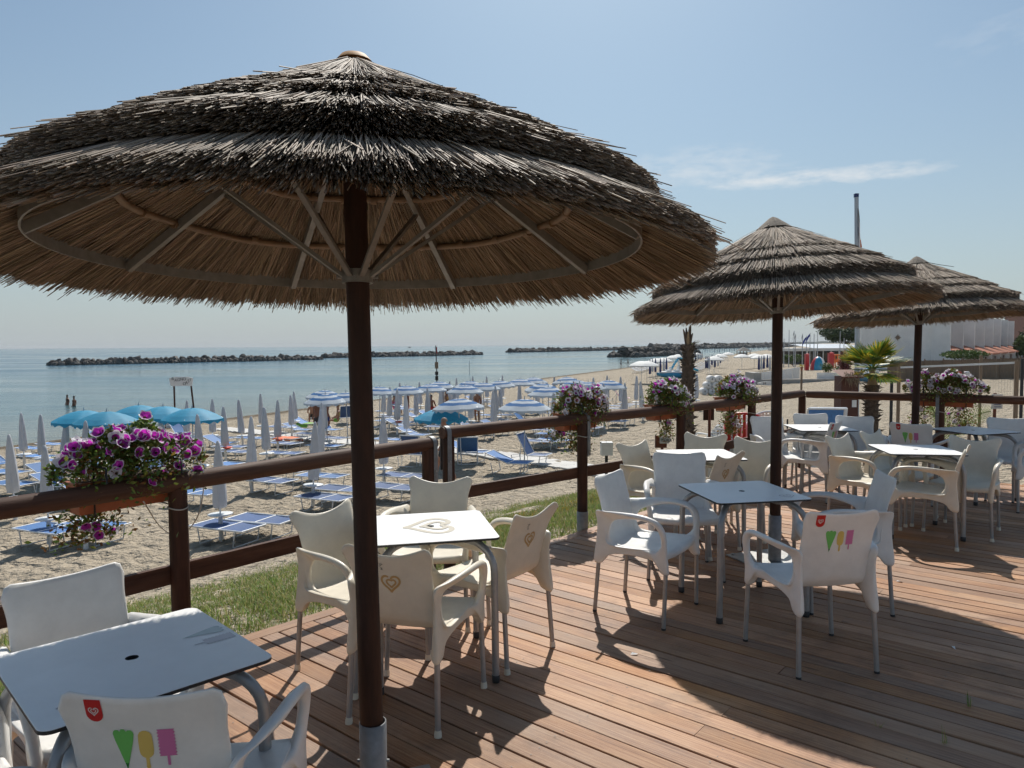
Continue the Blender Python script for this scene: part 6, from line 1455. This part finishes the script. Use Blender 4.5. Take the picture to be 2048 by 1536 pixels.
# ------------------------------------------------------------------ promenade wall, surfboard, restaurant, playground
wz = on_ground(1508, 66); we = on_ground(1720, 66); wl_ = empty('promenade_wall', wz); tag(wl_, 'low grey concrete wall with pale ramp panels at the edge of the beach', 'wall'); d = we - wz; d.z = 0
m = MB(); m.bar(Vector((0, 0, .15)), d + Vector((0, 0, .15)), .4, .62); m.build('kerb_wall', M['concrete'], wl_)
m = MB(); m.box((.35, 1.2, .55), (.7, 2.4, 1.0)); m.build('end_block', M['concrete'], wl_)
for i in range(6):
    t0, t1 = .08 + .09 * i, .08 + .09 * (i + 1) - .004; h0, h1 = .95 + .075 * i, .95 + .075 * (i + 1); p0, p1 = d * t0 + Vector((0, 1.4 + i * .5, 0)), d * t1 + Vector((0, 1.4 + (i + 1) * .5, 0)); m = MB()
    V = [p0 + Vector((0, 0, .3)), p1 + Vector((0, 0, .3)), p1 + Vector((0, 0, h1)), p0 + Vector((0, 0, h0))]; m.add(V + [v + Vector((0, .08, 0)) for v in V], [(0, 1, 2, 3), (7, 6, 5, 4), (3, 2, 6, 7), (0, 3, 7, 4), (1, 5, 6, 2)], 0, False); m.build('ramp_panel', M['wall_white'], wl_)
for i in range(5):
    t0 = .625 + .075 * i; m = MB(); m.box(d * (t0 + .0365) + Vector((0, .6, .62)), (d.length * .0735, .08, .75)); m.build('wall_panel', M['wall_white'], wl_)
p = on_ground(1540, 63); k = 63 / FPX; sf = empty('surfboard', p + Vector((0, 0, .05))); tag(sf, 'long white rescue board lettered in black against the promenade wall', 'surfboard'); m = MB(); V = []
for i in range(36): a = 2 * math.pi * i / 36; V.append((24 * k * math.cos(a), -.05, 4.3 * k + 4.3 * k * math.sin(a) * (1 - .25 * math.cos(a) ** 2)))
m.add(V + [(x, y + .1, z) for x, y, z in V], [tuple(range(36)), tuple(range(71, 35, -1))] + [(i, 36 + i, 36 + (i + 1) % 36, (i + 1) % 36) for i in range(36)], 0, False); o = m.build('board', M['white_plastic'], sf); letters('H', 8 * k, o, Vector((-13 * k, -.056, 1.6 * k)), Euler((R(90), 0, 0)), M['black'])
rp = on_ground(1600, 128); k = 128 / FPX; rs = empty('beach_restaurant', rp); tag(rs, 'low dark-glazed beach restaurant with pale flat roof', 'building'); Lr = 140 * k; hr_ = 26 * k
m = MB(); m.box((Lr / 2, 5, hr_ / 2), (Lr, 10, hr_)); m.build('wall', M['dark_cap'], rs); m = MB(); m.box((Lr / 2 - .5, 4.5, hr_ + .25), (Lr + 2.5, 13, .5)); m.build('roof', M['awning_white'], rs)
m = MB(); m.add([(2, -1, hr_ + .5), (Lr, -1, hr_ + .5), (Lr, 10, hr_ + 1.2), (2, 10, hr_ + 1.2)], [(0, 1, 2, 3)], 0, False); m.build('roof_slope', M['pole_grey'], rs)
for i in range(10): m = MB(); m.box((Lr * (i + .5) / 10, -.03, hr_ * .5), (Lr / 10 * .86, .05, hr_ * .7)); m.build('window', M['glass'], rs)
for i in range(9): m = MB(); m.tube([(Lr * (i + .5) / 9, -1.6, 0), (Lr * (i + .5) / 9, -1.6, hr_)], .1, 6); m.build('post', M['white_metal'], rs)
for i, (px, y0, fl) in enumerate(((1568, 677, 0), (1578, 660, 0), (1588, 662, 1), (1591, 668, 1), (1605, 668, 1), (1613, 672, 2), (1620, 666, 2), (1628, 668, 0), (1635, 663, 0), (1680, 662, 0), (1688, 676, 0))):
    dep = 112; p = on_ground(px, dep); k = dep / FPX; root = empty('thin_flagpole', p); tag(root, 'thin flagpole by the restaurant, %s from the left' % ordinal(i + 1), 'flagpole', 'flagpoles by the restaurant'); z1 = hgt(px, y0, dep, p)
    m = MB(); m.tube([(0, 0, 0), (0, 0, z1)], [.08, .05], 6); m.build('pole', M['pole_grey'], root)
    if fl: m = MB(); m.grid([[(-.03 - .35 * t * (fl - .6), .06 * math.sin(t * 5), z1 - .1 - .55 * t), (-.03 - .35 * t * (fl - .6) - .25 * t, .08 * math.sin(t * 4 + 1), z1 - .5 - 1.2 * t)] for t in (0, .25, .5, .75, 1)], 2, 5); m.build('flag', M['flag_blue'] if fl == 2 else M['black'], root)
def block(px, y0, y1, w, dep, mt_, name, label, cat, shape='box'):
    p = on_ground(px, dep); k = dep / FPX; m = MB(); zt_ = hgt(px, y0, dep, p)
    if shape == 'dome': m.lathe([(w / 2 * k * math.cos(R(a)), zt_ * math.sin(R(a))) for a in (0, 15, 30, 45, 60, 75, 89)], 20, mat=0); me = m.mesh(name, [M[mt_], M['white_metal'], M['boat_blue']]); [setattr(f, 'material_index', (0, 1, 0, 2, 1)[(i % 20) // 4]) for i, f in enumerate(me.polygons)]; o = link(name, me, None, p)
    elif shape == 'frame':
        for s in (-1, -.3, .4, 1): m.tube([(s * w / 2 * k, 0, 0), (s * w / 2 * k, .3, zt_)], .09, 6)
        m.tube([(-w / 2 * k, .3, zt_), (w / 2 * k, .3, zt_)], .1, 6); m.bar((-w / 2 * k, 0, zt_ * .5), (w / 2 * k, 0, zt_ * .6), .1, .4); o = m.build(name, M[mt_], None, p)
    else:
        m.box((0, 0, zt_ / 2), (w * k, .5, zt_)); m.add([(-w / 2 * k * 1.15, -.3, zt_), (w / 2 * k * 1.15, -.3, zt_), (0, 0, zt_ + .25 * w * k)], [(0, 1, 2)], 0, False); o = m.build(name, M[mt_], None, p)
    tag(o, label, cat); return o
block(1614, 708, 722, 7, 96, 'play_red', 'playhouse', 'red playground panel left of the striped bouncy dome', 'playground'); block(1637, 713, 722, 30, 95, 'play_red', 'bouncy_dome', 'red white and blue bouncy dome before the restaurant', 'bouncy castle', 'dome'); block(1662, 706, 721, 10, 97, 'play_red', 'play_tower', 'red play tower right of the bouncy dome', 'playground'); block(1674, 710, 721, 16, 97, 'orange', 'climbing_frame', 'orange climbing frame right of the red play tower', 'playground', 'frame')
# ------------------------------------------------------------------ greenery
def blob(name, label, cat, px, y0, y1, wpx, dep, mt_, n, leaf, seed, trunk=0, lobes=7, flat=1.0, zoff=None):
    r = random.Random(seed); p = on_ground(px, dep); k = dep / FPX; zt_ = hgt(px, y0, dep, p); zb_ = max(0, hgt(px, y1, dep, p)) if zoff is None else zoff; root = empty(name, p); tag(root, label, cat)
    hw = wpx / 2 * k; ch = (zt_ - zb_) / 2; cz_ = zb_ + ch; pts = []; L = [(r.uniform(-.7, .7) * hw, r.uniform(-.5, .5) * hw * .8, cz_ + r.uniform(-.35, .4) * ch, r.uniform(.38, .6)) for _ in range(lobes)] + [(0, 0, cz_, .75)]
    for i in range(n):
        lx, ly, lz, s = r.choice(L); v = Vector((r.gauss(0, 1), r.gauss(0, 1), r.gauss(0, 1))).normalized() * (r.random() ** .35)
        q = Vector((lx + v.x * hw * s, ly + v.y * hw * s * .8, lz + v.z * ch * s * 1.1)); pts.append((q.x, q.y, max(zb_ * .9, q.z)))
    o = link('crown' if trunk else 'foliage', leaves(pts, leaf, seed, M[mt_]), root); tag(o, kind='stuff')
    m = MB(); m.tube([(0, 0, -.1), (.05 * hw, 0, zb_ + ch * .4)], [max(.04, trunk), max(.03, trunk * .6)], 8)
    for i in range(5): a = i * 1.25; m.tube([(0, 0, max(.1, zb_ * .75)), (math.cos(a) * hw * .5, math.sin(a) * hw * .4, cz_)], [max(.03, trunk * .4), .02], 6)
    m.build('trunk' if trunk else 'stems', M['trunk'], root); return root
blob('pine_tree', 'broad umbrella pine behind the restaurant', 'tree', 1690, 650, 691, 98, 165, 'pine', 9000, .42, 1, trunk=.4, lobes=14)
blob('shrub', 'rounded green shrub before the white row houses', 'shrub', 1926, 699, 722, 100, 70, 'shrub', 3500, .22, 2, lobes=10)
blob('purple_shrub', 'reddish purple shrub left of the green palm', 'shrub', 1690, 700, 734, 26, 60, 'purple_leaf', 900, .22, 3, zoff=.2)
blob('shrub', 'grey-green bush on the promenade wall, left of two', 'shrub', 1655, 722, 734, 22, 69, 'shrub', 500, .15, 4, zoff=.3); blob('shrub', 'grey-green bush on the promenade wall, right of two', 'shrub', 1679, 722, 734, 18, 69, 'shrub', 450, .15, 5, zoff=.3)
blob('shrub', 'low hedge at the foot of the thin flagpoles', 'shrub', 1585, 706, 719, 50, 118, 'shrub', 900, .3, 6, zoff=.1)
blob('tree', 'tree at the right edge beyond the row houses', 'tree', 2062, 650, 715, 70, 130, 'pine', 3500, .45, 7, trunk=.3); blob('tree', 'yellowish tree at the right edge before the dark one', 'tree', 2052, 668, 722, 40, 115, 'shrub', 2000, .4, 8, trunk=.2)
# ------------------------------------------------------------------ white row houses
D0 = 82; ba = on_ground(1722, D0); bb = on_ground(1866, D0); k = D0 / FPX; zt_ = hgt(1800, 622, D0, ba); H_ = zt_
bl = empty('row_houses', ba); tag(bl, 'white row houses with stepped walls and sloping tiled porches', 'building'); wv = bb - ba; wv.z = 0
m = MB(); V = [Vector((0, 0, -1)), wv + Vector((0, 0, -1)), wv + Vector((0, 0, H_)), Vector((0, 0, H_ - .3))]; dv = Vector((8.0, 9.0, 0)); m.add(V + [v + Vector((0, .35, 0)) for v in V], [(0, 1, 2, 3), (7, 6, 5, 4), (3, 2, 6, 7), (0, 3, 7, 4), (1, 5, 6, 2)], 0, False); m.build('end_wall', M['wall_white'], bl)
# star ornament
st = MB(); cs_ = wv * ((1795 - 1722) / 144) + Vector((0, -.06, hgt(1795, 675, D0, ba))); pts = []
for i in range(16): a = 2 * math.pi * i / 16; q = (6.8 if i % 4 == 0 else 5.2 if i % 2 == 0 else 3.4) * k; pts.append(cs_ + Vector((q * math.sin(a), 0, q * math.cos(a))))
st.add(pts + [v + Vector((0, .05, 0)) for v in pts], [tuple(range(16))[::-1]] + [(i, 16 + i, 16 + (i + 1) % 16, (i + 1) % 16)[::-1] for i in range(16)], 0, False); st.build('star_ornament', M['timber'], bl)
fd = (on_ground(2030, 140) - bb); fd.z = 0; fl = fd.length; fd.normalize(); fn = Vector((fd.y, -fd.x, 0)); U = 8; step = fl / U * .86
for i in range(U):
    s0 = wv + fd * (i * step); e0 = wv + fd * ((i + 1) * step)
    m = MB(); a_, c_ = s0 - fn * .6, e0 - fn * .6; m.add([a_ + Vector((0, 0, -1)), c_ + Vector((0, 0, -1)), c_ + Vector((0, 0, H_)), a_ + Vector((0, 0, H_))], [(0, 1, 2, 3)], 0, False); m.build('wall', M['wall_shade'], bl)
    m = MB(); q = s0 + fn * .5; m.box((q.x, q.y, H_ / 2 - .5), (2.4, .28, H_ + 1), Matrix.Rotation(math.atan2(fn.y, fn.x), 3, 'Z')); m.build('party_wall', M['wall_white'], bl)
    m = MB(); zc = H_ * .43; lo = H_ * .12; A = [s0 + fn * .1 + fd * .3, e0 + fn * .1 - fd * .2, e0 + fn * 3.6 - fd * .2, s0 + fn * 3.6 + fd * .3]; V = [A[0] + Vector((0, 0, zc)), A[1] + Vector((0, 0, zc)), A[2] + Vector((0, 0, lo + .9)), A[3] + Vector((0, 0, lo + .9))]; m.add(V + [v - Vector((0, 0, .18)) for v in V], [(0, 1, 2, 3), (7, 6, 5, 4), (2, 3, 7, 6), (0, 3, 7, 4), (1, 5, 6, 2)], 0, False); m.build('porch_roof', M['roof_tile'], bl)
    m = MB(); V = [A[0] + Vector((0, 0, -1)), A[3] + Vector((0, 0, -1)), A[3] + Vector((0, 0, lo + .85)), A[0] + Vector((0, 0, zc - .1))]; V = [v - fd * .25 for v in V]; m.add(V + [v + fd * .2 for v in V], [(0, 1, 2, 3), (7, 6, 5, 4), (3, 2, 6, 7), (1, 5, 6, 2)], 0, False); m.build('porch_wall', M['wall_white'], bl)
    m = MB(); q = s0.lerp(e0, .5) - fn * .57; m.box((q.x, q.y, H_ * .68), (.06, 1.3, 1.5), Matrix.Rotation(math.atan2(fn.y, fn.x), 3, 'Z')); m.build('window', M['glass'], bl)
    m = MB(); q = s0.lerp(e0, .5) + fn * 3.5; m.box((q.x, q.y, (lo + .3) / 2), (.1, 1.0, lo + .7), Matrix.Rotation(math.atan2(fn.y, fn.x), 3, 'Z')); m.build('door', M['brown_paint'], bl)
    if i == 4: m = MB(); q = s0.lerp(e0, .5) - fn * .3; m.box((q.x, q.y, H_ * .62), (.35, .9, .7), Matrix.Rotation(math.atan2(fn.y, fn.x), 3, 'Z')); m.build('air_conditioner', M['white_metal'], bl)
M['brick_far'] = mat('brick_far', (.27, .15, .12), .85, var=.15); p = on_ground(2075, 190); k = 190 / FPX; bk = empty('apartment_block', p); tag(bk, 'distant reddish apartment block with flat roof at the right edge', 'building'); zt_ = hgt(2075, 610, 190, p)
m = MB(); m.box((0, 0, zt_ / 2), (80 * k, 10, zt_)); m.build('wall', M['brick_far'], bk); m = MB(); m.box((0, -.5, zt_ + .3), (98 * k, 12, .5)); m.build('roof', M['concrete'], bk)
for i in range(4):
    for j in range(3): m = MB(); m.box((-30 * k + i * 20 * k, -5.03, zt_ - 2 - 3 * j), (9 * k, .1, 1.5)); m.build('window', M['glass'], bk)

# ------------------------------------------------------------------ thin sea haze in the air
hm = bpy.data.materials.new('haze'); hm.use_nodes = True; t = hm.node_tree; t.nodes.remove(t.nodes['Principled BSDF']); pv_ = N(t, 'ShaderNodeVolumePrincipled')
pv_.inputs['Color'].default_value = (.90, .93, .96, 1); pv_.inputs['Density'].default_value = .00010; t.links.new(pv_.outputs[0], t.nodes['Material Output'].inputs['Volume'])
m = MB(); m.box((0, 0, 8), (19900, 19900, 33)); o = m.build('haze', hm); tag(o, 'thin sea haze filling the air over beach and water', 'haze', kind='stuff')
